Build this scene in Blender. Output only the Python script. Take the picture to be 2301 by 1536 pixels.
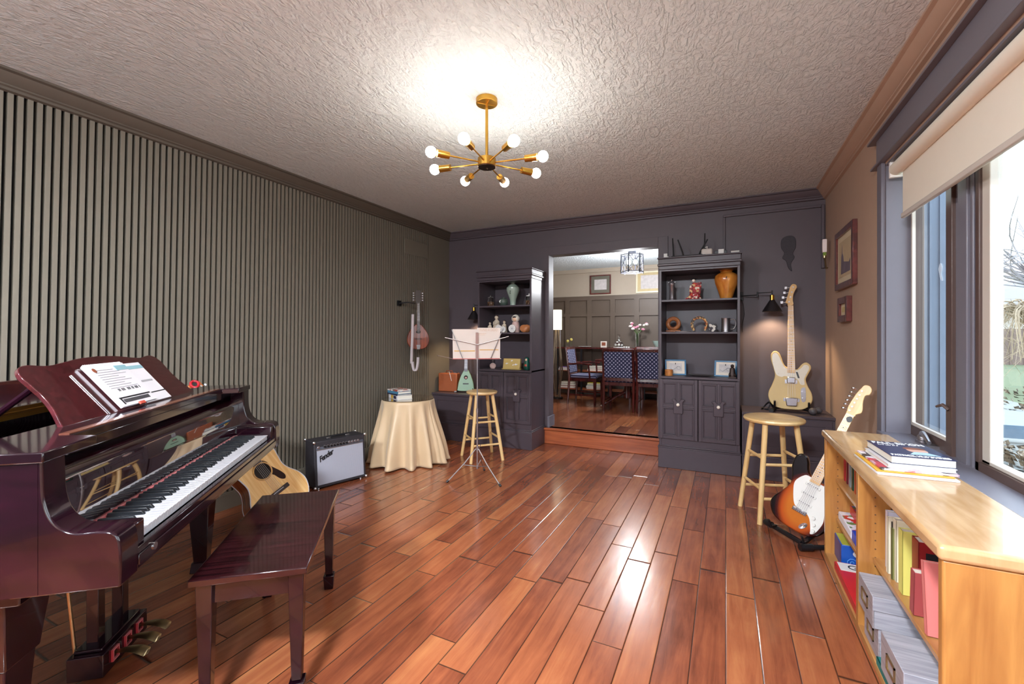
import bpy, bmesh, math, random
from mathutils import Vector, Matrix
random.seed(7)
R = math.radians
C = bpy.context.scene.collection
for o in list(bpy.data.objects): bpy.data.objects.remove(o)

# ---------------------------------------------------------------- camera, sky, exposure
YAW = R(26)
cam = bpy.data.objects.new('camera', bpy.data.cameras.new('camera')); C.objects.link(cam)
cam.location = (0, 0, 1.30); cam.rotation_euler = (R(90), 0, YAW)
cam.data.sensor_width = 36; cam.data.lens = 36*985/2301; cam.data.shift_y = -16/2301
cam.data.clip_start = .02
bpy.context.scene.camera = cam
vs = bpy.context.scene.view_settings
vs.view_transform = 'Standard'; vs.look = 'None'; vs.gamma = 1; vs.exposure = 1.55; vs.use_curve_mapping = False
W = bpy.data.worlds.new('sky'); bpy.context.scene.world = W; W.use_nodes = True
wn = W.node_tree; wn.nodes.clear()
wo = wn.nodes.new('ShaderNodeOutputWorld'); wb = wn.nodes.new('ShaderNodeBackground')
wr = wn.nodes.new('ShaderNodeValToRGB'); wt = wn.nodes.new('ShaderNodeTexCoord'); wx = wn.nodes.new('ShaderNodeSeparateXYZ')
wr.color_ramp.elements[0].position = 0; wr.color_ramp.elements[0].color = (.93, .96, 1, 1)
wr.color_ramp.elements[1].position = .8; wr.color_ramp.elements[1].color = (.62, .78, 1, 1)
wn.links.new(wt.outputs['Generated'], wx.inputs[0]); wn.links.new(wx.outputs[2], wr.inputs[0])
wn.links.new(wr.outputs[0], wb.inputs[0]); wb.inputs[1].default_value = 1.9; wn.links.new(wb.outputs[0], wo.inputs[0])

def arealight(name, loc, rot, sx, sy, power=0, col=(1, 1, 1), portal=False):
    l = bpy.data.lights.new(name, 'AREA'); l.shape = 'RECTANGLE'; l.size = sx; l.size_y = sy; l.energy = power; l.color = col
    if portal: l.cycles.is_portal = True
    o = bpy.data.objects.new(name, l); C.objects.link(o); o.location = loc; o.rotation_euler = rot; return o

# ---------------------------------------------------------------- mesh helpers
def lin(h):
    h = h.lstrip('#'); c = [int(h[i:i+2], 16)/255 for i in (0, 2, 4)]
    return tuple(x/12.92 if x <= .04045 else ((x+.055)/1.055)**2.4 for x in c)
class MB:
    def __init__(s): s.v = []; s.f = []; s.m = []; s.mi = 0; s.T = Matrix()
    def add(s, vs, fs):
        b = len(s.v); s.v += [tuple(s.T @ Vector(p)) for p in vs]
        s.f += [tuple(i+b for i in f) for f in fs]; s.m += [s.mi]*len(fs); return s
    def box(s, x0, x1, y0, y1, z0, z1):
        return s.add([(x0,y0,z0),(x1,y0,z0),(x1,y1,z0),(x0,y1,z0),(x0,y0,z1),(x1,y0,z1),(x1,y1,z1),(x0,y1,z1)],
            [(0,3,2,1),(4,5,6,7),(0,1,5,4),(1,2,6,5),(2,3,7,6),(3,0,4,7)])
    def taper(s, c0, s0, c1, s1):   # frustum between two rectangles: centres (x,y,z), half sizes (hx,hy)
        v = []
        for c, h in ((c0, s0), (c1, s1)):
            v += [(c[0]-h[0],c[1]-h[1],c[2]),(c[0]+h[0],c[1]-h[1],c[2]),(c[0]+h[0],c[1]+h[1],c[2]),(c[0]-h[0],c[1]+h[1],c[2])]
        return s.add(v, [(0,3,2,1),(4,5,6,7),(0,1,5,4),(1,2,6,5),(2,3,7,6),(3,0,4,7)])
    def tube(s, pts, r, n=10, closed=False):
        P = [Vector(p) for p in pts]; m = len(P); rr = r if isinstance(r, (list, tuple)) else [r]*m
        t0 = (P[1]-P[0]).normalized(); up = Vector((0,0,1)) if abs(t0.z) < .9 else Vector((1,0,0))
        a = t0.cross(up).normalized(); vs = []; prev = t0
        for i in range(m):
            t = (P[min(i+1,m-1)]-P[max(i-1,0)]) if not closed else (P[(i+1)%m]-P[i-1])
            t.normalize(); a = (a - t*a.dot(t)).normalized(); b = t.cross(a)
            for k in range(n):
                w = 2*math.pi*k/n; vs.append(tuple(P[i]+(a*math.cos(w)+b*math.sin(w))*rr[i]))
        fs = [(i*n+k, i*n+(k+1)%n, (i+1)*n+(k+1)%n, (i+1)*n+k) for i in range(m-1) for k in range(n)]
        if closed: fs += [((m-1)*n+k, (m-1)*n+(k+1)%n, (k+1)%n, k) for k in range(n)]
        else: fs += [tuple(range(n-1,-1,-1)), tuple((m-1)*n+k for k in range(n))]
        return s.add(vs, fs)
    def cyl(s, p0, p1, r0, r1=None, n=20): return s.tube([p0, p1], [r0, r0 if r1 is None else r1], n)
    def lathe(s, prof, c=(0,0,0), n=28, sx=1, sy=1):
        vs = []; fs = []; m = len(prof)
        for r, z in prof:
            for k in range(n):
                w = 2*math.pi*k/n; vs.append((c[0]+r*sx*math.cos(w), c[1]+r*sy*math.sin(w), c[2]+z))
        for i in range(m-1):
            for k in range(n): fs.append((i*n+k, i*n+(k+1)%n, (i+1)*n+(k+1)%n, (i+1)*n+k))
        fs += [tuple(range(n-1,-1,-1)), tuple((m-1)*n+k for k in range(n))]
        return s.add(vs, fs)
    def prism(s, poly, d0, d1, plane='xy'):
        def q(a, b, d): return {'xy': (a,b,d), 'xz': (a,d,b), 'yz': (d,a,b)}[plane]
        n = len(poly)
        area = sum(poly[i][0]*poly[(i+1)%n][1]-poly[(i+1)%n][0]*poly[i][1] for i in range(n))
        p = poly if (area > 0) == (plane != 'xz') else poly[::-1]
        return s.add([q(a,b,d0) for a,b in p]+[q(a,b,d1) for a,b in p],
            [tuple(range(n-1,-1,-1)), tuple(range(n,2*n))]+[(i,(i+1)%n,n+(i+1)%n,n+i) for i in range(n)])
    def ball(s, c, r, n=14, sc=(1,1,1)):
        prof = [(max(1e-4, math.sin(math.pi*i/(n//2))), -math.cos(math.pi*i/(n//2))) for i in range(n//2+1)]
        vs = []; fs = []
        for a, z in prof:
            for k in range(n):
                w = 2*math.pi*k/n; vs.append((c[0]+r*sc[0]*a*math.cos(w), c[1]+r*sc[1]*a*math.sin(w), c[2]+r*sc[2]*z))
        for i in range(len(prof)-1):
            for k in range(n): fs.append((i*n+k, i*n+(k+1)%n, (i+1)*n+(k+1)%n, (i+1)*n+k))
        return s.add(vs, fs)
    def grid(s, fn, nu, nv, th=0):
        vs = [fn(i/nu, j/nv) for j in range(nv+1) for i in range(nu+1)]
        return s.add(vs, [(j*(nu+1)+i, j*(nu+1)+i+1, (j+1)*(nu+1)+i+1, (j+1)*(nu+1)+i) for j in range(nv) for i in range(nu)])
    def ring(s, x0, x1, z0, z1, w, y0, y1):     # picture-frame ring in xz
        s.box(x0,x1,y0,y1,z0,z0+w); s.box(x0,x1,y0,y1,z1-w,z1); s.box(x0,x0+w,y0,y1,z0+w,z1-w); return s.box(x1-w,x1,y0,y1,z0+w,z1-w)
    def build(s, name, mats, parent=None, bevel=0, smooth=True, angle=35, seg=2):
        me = bpy.data.meshes.new(name); me.from_pydata(s.v, [], s.f)
        ms = mats if isinstance(mats, (list, tuple)) else [mats]
        for m in ms: me.materials.append(m)
        if len(ms) > 1: me.polygons.foreach_set('material_index', s.m)
        if smooth:
            me.polygons.foreach_set('use_smooth', [True]*len(me.polygons)); me.set_sharp_from_angle(angle=R(angle))
        me.update(); o = bpy.data.objects.new(name, me); C.objects.link(o)
        if parent: o.parent = parent
        if bevel:
            b = o.modifiers.new('bevel', 'BEVEL'); b.width = bevel; b.segments = seg; b.limit_method = 'ANGLE'; b.angle_limit = R(40)
            b.harden_normals = False
        return o
def spline(pts, k=5, closed=True):
    out = []; n = len(pts); rng = range(n) if closed else range(n-1)
    for i in rng:
        g = (lambda j: pts[j % n]) if closed else (lambda j: pts[max(0, min(n-1, j))])
        p0, p1, p2, p3 = g(i-1), g(i), g(i+1), g(i+2)
        for t in [j/k for j in range(k)]:
            out.append(tuple(.5*((2*b)+(-a+c)*t+(2*a-5*b+4*c-d)*t*t+(-a+3*b-3*c+d)*t**3) for a, b, c, d in zip(p0, p1, p2, p3)))
    if not closed: out.append(tuple(pts[-1]))
    return out
def circ(cx, cy, r, n=24, ry=None): return [(cx+r*math.cos(2*math.pi*i/n), cy+(ry or r)*math.sin(2*math.pi*i/n)) for i in range(n)]
def tag(o, label, cat, group=None, kind=None):
    o['label'] = label; o['category'] = cat
    if group: o['group'] = group
    if kind: o['kind'] = kind
    return o
def thing(name, label, cat, loc=(0,0,0), rz=0, group=None, M=None):
    o = bpy.data.objects.new(name, None); C.objects.link(o); o.empty_display_size = .05
    if M is not None: o.matrix_world = M
    else: o.location = loc; o.rotation_euler = (0, 0, rz)
    return tag(o, label, cat, group)
def struct(o, label=None):
    o['kind'] = 'structure'
    if label: o['label'] = label
    return o
def dup(root, label, loc=None, rz=None, M=None, group=None):
    r = root.copy(); C.objects.link(r); r['label'] = label
    if loc is not None: r.location = loc
    if rz is not None: r.rotation_euler = (0, 0, rz)
    if M is not None: r.matrix_world = M
    if group: r['group'] = group
    for ch in list(root.children):
        c = ch.copy(); C.objects.link(c); c.parent = r; c.matrix_parent_inverse = Matrix()
        for g in list(ch.children):
            d = g.copy(); C.objects.link(d); d.parent = c; d.matrix_parent_inverse = Matrix()
    return r
def text(name, body, size, mt, M, parent=None, extrude=.0008, shear=0, offset=0, align='CENTER', space=1, sx=1):
    cu = bpy.data.curves.new(name, 'FONT'); cu.body = body; cu.size = size; cu.extrude = extrude; cu.shear = shear; cu.offset = offset
    cu.align_x = align; cu.align_y = 'CENTER'; cu.space_character = space; cu.resolution_u = 3
    t = bpy.data.objects.new(name, cu); me = bpy.data.meshes.new_from_object(t)
    bpy.data.objects.remove(t); me.name = name; me.materials.clear(); me.materials.append(mt)
    me.transform(M @ Matrix.Diagonal((sx, 1, 1, 1)))
    o = bpy.data.objects.new(name, me); C.objects.link(o)
    if parent: o.parent = parent
    return o
def basis(origin, x, y, z):     # columns
    M = Matrix.Identity(4)
    for i, c in enumerate((x, y, z)):
        c = Vector(c)
        for j in range(3): M[j][i] = c[j]
    for j in range(3): M[j][3] = origin[j]
    return M
# ---------------------------------------------------------------- materials
MATS = {}
def node_mat(name):
    m = bpy.data.materials.new(name); m.use_nodes = True; nt = m.node_tree; b = nt.nodes['Principled BSDF']
    tc = nt.nodes.new('ShaderNodeTexCoord'); return m, nt, b, tc
def mat(name, col, rough=.5, metal=0, var=.12, vscale=12, bump=0, bscale=60, coat=0, emit=None, estr=0, spec=.5, trans=0, sheen=0, stretch=(1,1,1)):
    if name in MATS: return MATS[name]
    c = lin(col) if isinstance(col, str) else col
    m, nt, b, tc = node_mat(name); L = nt.links.new
    b.inputs['Roughness'].default_value = rough; b.inputs['Metallic'].default_value = metal
    b.inputs['Coat Weight'].default_value = coat; b.inputs['Coat Roughness'].default_value = .06
    b.inputs['Specular IOR Level'].default_value = spec; b.inputs['Transmission Weight'].default_value = trans
    b.inputs['Sheen Weight'].default_value = sheen
    mp = nt.nodes.new('ShaderNodeMapping'); mp.inputs['Scale'].default_value = stretch; L(tc.outputs['Object'], mp.inputs[0])
    n = nt.nodes.new('ShaderNodeTexNoise'); n.inputs['Scale'].default_value = vscale; n.inputs['Detail'].default_value = 4; L(mp.outputs[0], n.inputs[0])
    mx = nt.nodes.new('ShaderNodeMix'); mx.data_type = 'RGBA'
    mx.inputs[6].default_value = (*[x*(1-var) for x in c], 1); mx.inputs[7].default_value = (*[min(1, x*(1+var)) for x in c], 1)
    L(n.outputs[0], mx.inputs[0]); L(mx.outputs[2], b.inputs['Base Color'])
    if emit: b.inputs['Emission Color'].default_value = (*emit, 1); b.inputs['Emission Strength'].default_value = estr
    if bump:
        n2 = nt.nodes.new('ShaderNodeTexNoise'); n2.inputs['Scale'].default_value = bscale; L(tc.outputs['Object'], n2.inputs[0])
        bp = nt.nodes.new('ShaderNodeBump'); bp.inputs['Strength'].default_value = bump; bp.inputs['Distance'].default_value = .002
        L(n2.outputs[0], bp.inputs['Height']); L(bp.outputs[0], b.inputs['Normal'])
    MATS[name] = m; return m
def wood(name, c1, c2, rough=.3, coat=0, scale=(3, 3, 30), det=5, contrast=(.35, .65), bump=.05, spec=.5):
    if name in MATS: return MATS[name]
    m, nt, b, tc = node_mat(name); L = nt.links.new
    mp = nt.nodes.new('ShaderNodeMapping'); mp.inputs['Scale'].default_value = scale; L(tc.outputs['Object'], mp.inputs[0])
    n = nt.nodes.new('ShaderNodeTexNoise'); n.inputs['Scale'].default_value = 1; n.inputs['Detail'].default_value = det; n.inputs['Distortion'].default_value = .6
    L(mp.outputs[0], n.inputs[0])
    cr = nt.nodes.new('ShaderNodeValToRGB'); e = cr.color_ramp.elements
    e[0].position, e[1].position = contrast; e[0].color = (*lin(c1), 1); e[1].color = (*lin(c2), 1)
    L(n.outputs[0], cr.inputs[0]); L(cr.outputs[0], b.inputs['Base Color'])
    b.inputs['Roughness'].default_value = rough; b.inputs['Coat Weight'].default_value = coat; b.inputs['Coat Roughness'].default_value = .04
    b.inputs['Specular IOR Level'].default_value = spec
    bp = nt.nodes.new('ShaderNodeBump'); bp.inputs['Strength'].default_value = bump; bp.inputs['Distance'].default_value = .001
    L(n.outputs[0], bp.inputs['Height']); L(bp.outputs[0], b.inputs['Normal'])
    MATS[name] = m; return m
def patches(name, cols, scale=18, rough=.5, coat=0):      # printed cover artwork: voronoi patches of several inks
    if name in MATS: return MATS[name]
    m, nt, b, tc = node_mat(name); L = nt.links.new
    v = nt.nodes.new('ShaderNodeTexVoronoi'); v.inputs['Scale'].default_value = scale; L(tc.outputs['Object'], v.inputs[0])
    s = nt.nodes.new('ShaderNodeSeparateColor'); L(v.outputs['Color'], s.inputs[0])
    cr = nt.nodes.new('ShaderNodeValToRGB'); cr.color_ramp.interpolation = 'CONSTANT'; e = cr.color_ramp.elements
    while len(e) < len(cols): e.new(.5)
    for i, c in enumerate(cols): e[i].position = i/len(cols); e[i].color = (*lin(c), 1)
    L(s.outputs[0], cr.inputs[0]); L(cr.outputs[0], b.inputs['Base Color']); b.inputs['Roughness'].default_value = rough; b.inputs['Coat Weight'].default_value = coat
    MATS[name] = m; return m
def glassmat():
    m, nt, b, tc = node_mat('window_glass'); L = nt.links.new; nt.nodes.remove(b)
    o = nt.nodes['Material Output']; t = nt.nodes.new('ShaderNodeBsdfTransparent'); g = nt.nodes.new('ShaderNodeBsdfGlossy')
    g.inputs['Roughness'].default_value = .01; t.inputs[0].default_value = (.93, .96, .96, 1)
    f = nt.nodes.new('ShaderNodeFresnel'); f.inputs[0].default_value = 1.35; mx = nt.nodes.new('ShaderNodeMixShader')
    ge = nt.nodes.new('ShaderNodeNewGeometry'); iv = nt.nodes.new('ShaderNodeMath'); iv.operation = 'SUBTRACT'; iv.inputs[0].default_value = 1; L(ge.outputs['Backfacing'], iv.inputs[1])
    ml = nt.nodes.new('ShaderNodeMath'); ml.operation = 'MULTIPLY'; L(f.outputs[0], ml.inputs[0]); L(iv.outputs[0], ml.inputs[1])
    L(ml.outputs[0], mx.inputs[0]); L(t.outputs[0], mx.inputs[1]); L(g.outputs[0], mx.inputs[2]); L(mx.outputs[0], o.inputs[0]); return m
def ceilmat():
    m, nt, b, tc = node_mat('ceiling_plaster'); L = nt.links.new
    b.inputs['Base Color'].default_value = (*lin('#e2edf2'), 1); b.inputs['Roughness'].default_value = .75
    mp = nt.nodes.new('ShaderNodeMapping'); mp.inputs['Scale'].default_value = (1, .5, 1); mp.inputs['Rotation'].default_value = (0, 0, .5); L(tc.outputs['Object'], mp.inputs[0])
    n = nt.nodes.new('ShaderNodeTexNoise'); n.inputs['Scale'].default_value = 36; n.inputs['Detail'].default_value = 4; n.inputs['Distortion'].default_value = 1.6
    L(mp.outputs[0], n.inputs[0])
    v = nt.nodes.new('ShaderNodeTexNoise'); v.inputs['Scale'].default_value = 12; v.inputs['Detail'].default_value = 2; v.inputs['Distortion'].default_value = 2.5; L(mp.outputs[0], v.inputs[0])
    a = nt.nodes.new('ShaderNodeMath'); a.operation = 'ADD'; L(n.outputs[0], a.inputs[0]); L(v.outputs[0], a.inputs[1])
    cr = nt.nodes.new('ShaderNodeValToRGB'); cr.color_ramp.elements[0].position = .42; cr.color_ramp.elements[1].position = .6
    h = nt.nodes.new('ShaderNodeMath'); h.operation = 'MULTIPLY'; h.inputs[1].default_value = .5; L(a.outputs[0], h.inputs[0]); L(h.outputs[0], cr.inputs[0])
    bp = nt.nodes.new('ShaderNodeBump'); bp.inputs['Strength'].default_value = 1; bp.inputs['Distance'].default_value = .0075
    L(cr.outputs[0], bp.inputs['Height']); L(bp.outputs[0], b.inputs['Normal']); return m
def floormat(name, wdt=.128, length=.95):
    m, nt, b, tc = node_mat(name); L = nt.links.new
    def math_(op, a, bb=None):
        n = nt.nodes.new('ShaderNodeMath'); n.operation = op
        for i, x in enumerate((a, bb)):
            if x is None: continue
            if isinstance(x, (int, float)): n.inputs[i].default_value = x
            else: L(x, n.inputs[i])
        return n.outputs[0]
    s = nt.nodes.new('ShaderNodeSeparateXYZ'); L(tc.outputs['Object'], s.inputs[0])
    x = math_('DIVIDE', s.outputs[0], wdt); row = math_('FLOOR', x); fx = math_('FRACT', x)
    wn1 = nt.nodes.new('ShaderNodeTexWhiteNoise'); wn1.noise_dimensions = '1D'; L(row, wn1.inputs['W'])
    y = math_('ADD', math_('DIVIDE', s.outputs[1], length), math_('MULTIPLY', wn1.outputs['Value'], 7.3))
    # plank lengths differ: warp y with a slow wave per row
    y = math_('ADD', y, math_('MULTIPLY', math_('SINE', math_('ADD', math_('MULTIPLY', y, 3.1), math_('MULTIPLY', wn1.outputs['Value'], 20))), .16))
    col = math_('FLOOR', y); fy = math_('FRACT', y)
    cv = nt.nodes.new('ShaderNodeCombineXYZ'); L(row, cv.inputs[0]); L(col, cv.inputs[1])
    wn2 = nt.nodes.new('ShaderNodeTexWhiteNoise'); wn2.noise_dimensions = '3D'; L(cv.outputs[0], wn2.inputs['Vector'])
    def edge(f, w):  # 1 inside, 0 at seam
        d = math_('MINIMUM', f, math_('SUBTRACT', 1, f)); mr = nt.nodes.new('ShaderNodeMapRange'); mr.inputs[1].default_value = 0; mr.inputs[2].default_value = w
        L(d, mr.inputs[0]); return mr.outputs[0]
    seam = math_('MINIMUM', edge(fx, .03), edge(fy, .006))
    # grain
    mp = nt.nodes.new('ShaderNodeMapping'); mp.inputs['Scale'].default_value = (26, 2.2, 1); va = nt.nodes.new('ShaderNodeVectorMath'); va.operation = 'ADD'
    sc = nt.nodes.new('ShaderNodeVectorMath'); sc.operation = 'SCALE'; sc.inputs['Scale'].default_value = 9; L(wn2.outputs['Color'], sc.inputs[0])
    L(tc.outputs['Object'], va.inputs[0]); L(sc.outputs[0], va.inputs[1]); L(va.outputs[0], mp.inputs[0])
    n = nt.nodes.new('ShaderNodeTexNoise'); n.inputs['Scale'].default_value = 1; n.inputs['Detail'].default_value = 6; n.inputs['Roughness'].default_value = .65; n.inputs['Distortion'].default_value = .5; L(mp.outputs[0], n.inputs[0])
    n3 = nt.nodes.new('ShaderNodeTexNoise'); n3.inputs['Scale'].default_value = 5; n3.inputs['Detail'].default_value = 3; L(va.outputs[0], n3.inputs[0])
    f = math_('ADD', math_('MULTIPLY', wn2.outputs['Value'], .34), math_('ADD', math_('MULTIPLY', n.outputs[0], .62), math_('MULTIPLY', n3.outputs[0], .25)))
    cr = nt.nodes.new('ShaderNodeValToRGB'); e = cr.color_ramp.elements; e.new(.5); e.new(.7)
    for i, (p, c) in enumerate([(.28, '#562a1d'), (.5, '#86482f'), (.68, '#9d5a39'), (.9, '#b57449')]): e[i].position = p; e[i].color = (*lin(c), 1)
    L(f, cr.inputs[0])
    mx = nt.nodes.new('ShaderNodeMix'); mx.data_type = 'RGBA'; mx.inputs[6].default_value = (*lin('#1c0b08'), 1); L(seam, mx.inputs[0]); L(cr.outputs[0], mx.inputs[7]); L(mx.outputs[2], b.inputs['Base Color'])
    b.inputs['Roughness'].default_value = .24; b.inputs['Coat Weight'].default_value = .35; b.inputs['Coat Roughness'].default_value = .12
    mp4 = nt.nodes.new('ShaderNodeMapping'); mp4.inputs['Scale'].default_value = (12, 5, 1); L(va.outputs[0], mp4.inputs[0])
    n4 = nt.nodes.new('ShaderNodeTexNoise'); n4.inputs['Scale'].default_value = 1; n4.inputs['Detail'].default_value = 2; L(mp4.outputs[0], n4.inputs[0])
    hh = math_('ADD', math_('MULTIPLY', seam, 1.2), math_('ADD', math_('MULTIPLY', n4.outputs[0], .9), math_('MULTIPLY', n.outputs[0], .15)))
    bp = nt.nodes.new('ShaderNodeBump'); bp.inputs['Strength'].default_value = .55; bp.inputs['Distance'].default_value = .0022; L(hh, bp.inputs['Height']); L(bp.outputs[0], b.inputs['Normal'])
    L(bp.outputs[0], b.inputs['Coat Normal']); return m
def weave(name, base, dot, scale=120, rough=.9):     # fabric or grille cloth: a fine dot pattern
    if name in MATS: return MATS[name]
    m, nt, b, tc = node_mat(name); L = nt.links.new
    v = nt.nodes.new('ShaderNodeTexVoronoi'); v.inputs['Scale'].default_value = scale; v.inputs['Randomness'].default_value = 0; v.voronoi_dimensions = '2D'; mp = nt.nodes.new('ShaderNodeMapping'); mp.inputs['Rotation'].default_value = (R(90), 0, R(45)); L(tc.outputs['Object'], mp.inputs[0]); L(mp.outputs[0], v.inputs[0])
    cr = nt.nodes.new('ShaderNodeValToRGB'); e = cr.color_ramp.elements; e[0].position = .22; e[1].position = .34; e[0].color = (*lin(dot), 1); e[1].color = (*lin(base), 1)
    L(v.outputs['Distance'], cr.inputs[0]); L(cr.outputs[0], b.inputs['Base Color']); b.inputs['Roughness'].default_value = rough
    MATS[name] = m; return m
def sunburst():
    m, nt, b, tc = node_mat('sunburst_lacquer'); L = nt.links.new
    mp = nt.nodes.new('ShaderNodeMapping'); mp.inputs['Location'].default_value = (0, 0, -.17); mp.inputs['Scale'].default_value = (1.25, .01, .86)
    mp.vector_type = 'POINT'; L(tc.outputs['Object'], mp.inputs[0])
    mp.inputs['Location'].default_value = (0, 0, -.17*.86)
    vl = nt.nodes.new('ShaderNodeVectorMath'); vl.operation = 'LENGTH'; L(mp.outputs[0], vl.inputs[0])
    cr = nt.nodes.new('ShaderNodeValToRGB'); e = cr.color_ramp.elements; e.new(.5); e.new(.7)
    for i, (p, c) in enumerate([(.10, '#c06a1e'), (.14, '#b04a14'), (.168, '#4a1208'), (.188, '#0c0606')]): e[i].position = p; e[i].color = (*lin(c), 1)
    L(vl.outputs['Value'], cr.inputs[0]); L(cr.outputs[0], b.inputs['Base Color']); b.inputs['Roughness'].default_value = .12; b.inputs['Coat Weight'].default_value = 1; b.inputs['Coat Roughness'].default_value = .04
    return m
# ---------------------------------------------------------------- shared materials
XB, XS, YB, XR, ZC = -3.387, -3.355, 4.95, .835, 2.66
m_slat = mat('slat_paint', '#70695d', .55, var=.05, bump=.1, bscale=200)
m_dark = mat('charcoal_wall_paint', '#564c52', .5, var=.06, bump=.15, bscale=160)
m_cab = mat('charcoal_cabinet_paint', '#493f46', .38, var=.08, bump=.1, bscale=120)
m_tan = mat('tan_wall_paint', '#b0937f', .7, var=.04, bump=.12, bscale=160)
m_trim = mat('grey_window_trim_paint', '#6f6b74', .42, var=.05)
m_bronze = mat('bronze_window_frame', '#53403a', .4, var=.08)
m_vinyl = mat('beige_window_vinyl', '#c9bfb4', .4, var=.03)
m_blind = mat('cream_blind_fabric', '#e6dccb', .8, var=.02, bump=.1, bscale=500)
m_glass = glassmat()
m_floor = floormat('hardwood_planks')
m_red = wood('stair_red_wood', '#93492c', '#b4613a', .3, .3, scale=(2, 30, 30))
m_mahog = wood('polished_mahogany', '#11050b', '#210814', .12, .4, scale=(14, 3, 14), contrast=(.3, .7), bump=.0)
m_mahog2 = wood('mottled_mahogany', '#300d12', '#4c181d', .16, .8, scale=(60, 12, 60), contrast=(.3, .7), bump=.0)
m_bench = wood('dark_ribbon_mahogany', '#15070a', '#321216', .12, .5, scale=(60, 3, 4), contrast=(.35, .62), bump=.0)
m_mirror = wood('mirror_polished_mahogany', '#16060a', '#260a11', .05, 1, scale=(14, 3, 14), contrast=(.3, .7), bump=.0); m_mirror.node_tree.nodes['Principled BSDF'].inputs['Coat IOR'].default_value = 4.0; m_mirror.node_tree.nodes['Principled BSDF'].inputs['Coat Roughness'].default_value = .015
m_brass = mat('brushed_brass', '#c99a45', .28, 1, var=.08)
m_brassold = mat('aged_brass', '#b3a07a', .3, 1, var=.15)
m_chrome = mat('chrome', '#d6d6da', .15, 1, var=.04)
m_steel = mat('satin_steel', '#b5b0b3', .35, 1, var=.06)
m_black = mat('black_plastic', '#141316', .4, var=.1)
m_blackm = mat('black_metal', '#1b191c', .35, .6, var=.1)
m_white = mat('white_plastic', '#e8e4e0', .4, var=.03)
m_ivory = mat('piano_key_ivory', '#c8c7cd', .18, var=.02)
m_ebony = mat('piano_key_ebony', '#1a1c20', .3, var=.1)
m_felt = mat('red_felt', '#b3252c', .9, var=.15, sheen=.4)
m_maple = wood('blonde_maple', '#cfa66c', '#e2bf86', .32, .3, scale=(8, 8, 2), bump=.02)
m_oak = wood('honey_oak', '#a06b3a', '#c08d55', .3, .35, scale=(26, 3, 26), contrast=(.32, .68), bump=.06)
m_oaktop = wood('honey_oak_top', '#b58a5c', '#cda67a', .22, .5, scale=(22, 3, 3), contrast=(.35, .66), bump=.05)
m_oakv = wood('honey_oak_upright', '#a06733', '#c08848', .3, .3, scale=(26, 26, 3), contrast=(.32, .68), bump=.06)
m_satin = mat('gold_satin_cloth', '#cfb38f', .42, var=.05, vscale=4, sheen=.3)
m_paper = mat('white_paper', '#e9e6ec', .6, var=.02)
m_pages = mat('book_page_edges', '#ded6c8', .8, var=.05, stretch=(1, 1, 80))
m_ink = mat('black_ink', '#17171c', .6, var=.05)

# ---------------------------------------------------------------- room shell
b = MB().box(-3.6, 1.02, -2.1, 4.92, -.12, 0); struct(b.build('floor', m_floor), 'reddish brown hardwood plank floor of the music room')
b = MB().box(-3.6, 1.02, -2.1, 5.0, ZC, ZC+.1); struct(b.build('ceiling', ceilmat()), 'pale knockdown textured ceiling')
# left wall: backing, slats, flat end panel
m_back = mat('batten_backing', '#1d2023', .8)
b = MB().box(-3.55, XB, -2.1, 5.0, 0, ZC); b.mi = 1
y = -1.2
while y < 4.47:
    ln = .045*max(0, min(1, (4.3-y)/2.2))       # the battens lean slightly
    hi = 2.25 if False else 2.6
    v = []
    for z, dy in ((.125, -ln*.55), (hi, ln*.45)):
        for xx, yy in ((XB, 0), (XS, 0), (XS, .021), (XB, .021)): v.append((xx, y+yy+dy, z))
    b.add(v, [(0,3,2,1), (4,5,6,7), (0,1,5,4), (1,2,6,5), (2,3,7,6), (3,0,4,7)])
    y += .0365
b.box(XB, XS-.002, 4.49, 4.95, .0, 2.62)
struct(b.build('wall_left', [m_back, m_slat], smooth=False), 'dark green grey wall of narrow vertical battens')
b = MB().box(XB, XS+.004, 4.03, 4.475, 2.25, 2.425).build('vent_cover', m_slat, bevel=.003)
tag(b, 'flat painted rectangular panel high on the slatted wall near the corner', 'panel')
def molding(name, prof, p0, p1, inward, m, label):   # prof (distance from wall, drop from ceiling)
    vs = []; n = len(prof)
    for p in (p0, p1):
        for d, z in prof: vs.append((p[0]+inward[0]*d, p[1]+inward[1]*d, ZC-z))
    fs = [(i, (i+1)%n, n+(i+1)%n, n+i) for i in range(n)]+[tuple(range(n)), tuple(range(2*n-1, n-1, -1))]
    me = MB().add(vs, fs); o = me.build(name, m, angle=25)
    bm = bmesh.new(); bm.from_mesh(o.data); bmesh.ops.recalc_face_normals(bm, faces=bm.faces); bm.to_mesh(o.data); bm.free()
    struct(o, label)
crown = [(0,0),(.085,0),(.085,.012),(.068,.018),(.062,.03),(.038,.06),(.03,.066),(.03,.074),(.02,.08),(.02,.094),(.0,.1)]
molding('trim_1', crown, (XB+.03, -2.1), (XB+.03, 4.95), (1, 0), mat('dark_taupe_crown_paint', '#564d44', .5, var=.04), 'dark crown moulding along the slatted wall')
molding('trim_2', crown, (-3.38, YB), (XR, YB), (0, -1), m_dark, 'charcoal crown moulding along the back wall')
molding('trim_3', crown, (XR, -2.1), (XR, 4.95), (-1, 0), m_tan, 'tan crown moulding along the window wall')
b = MB().box(XB, -3.34, -2.1, 4.53, 0, .115).box(XB, -3.346, -2.1, 4.53, .115, .125); struct(b.build('baseboard_left', m_slat, bevel=.003))
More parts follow.
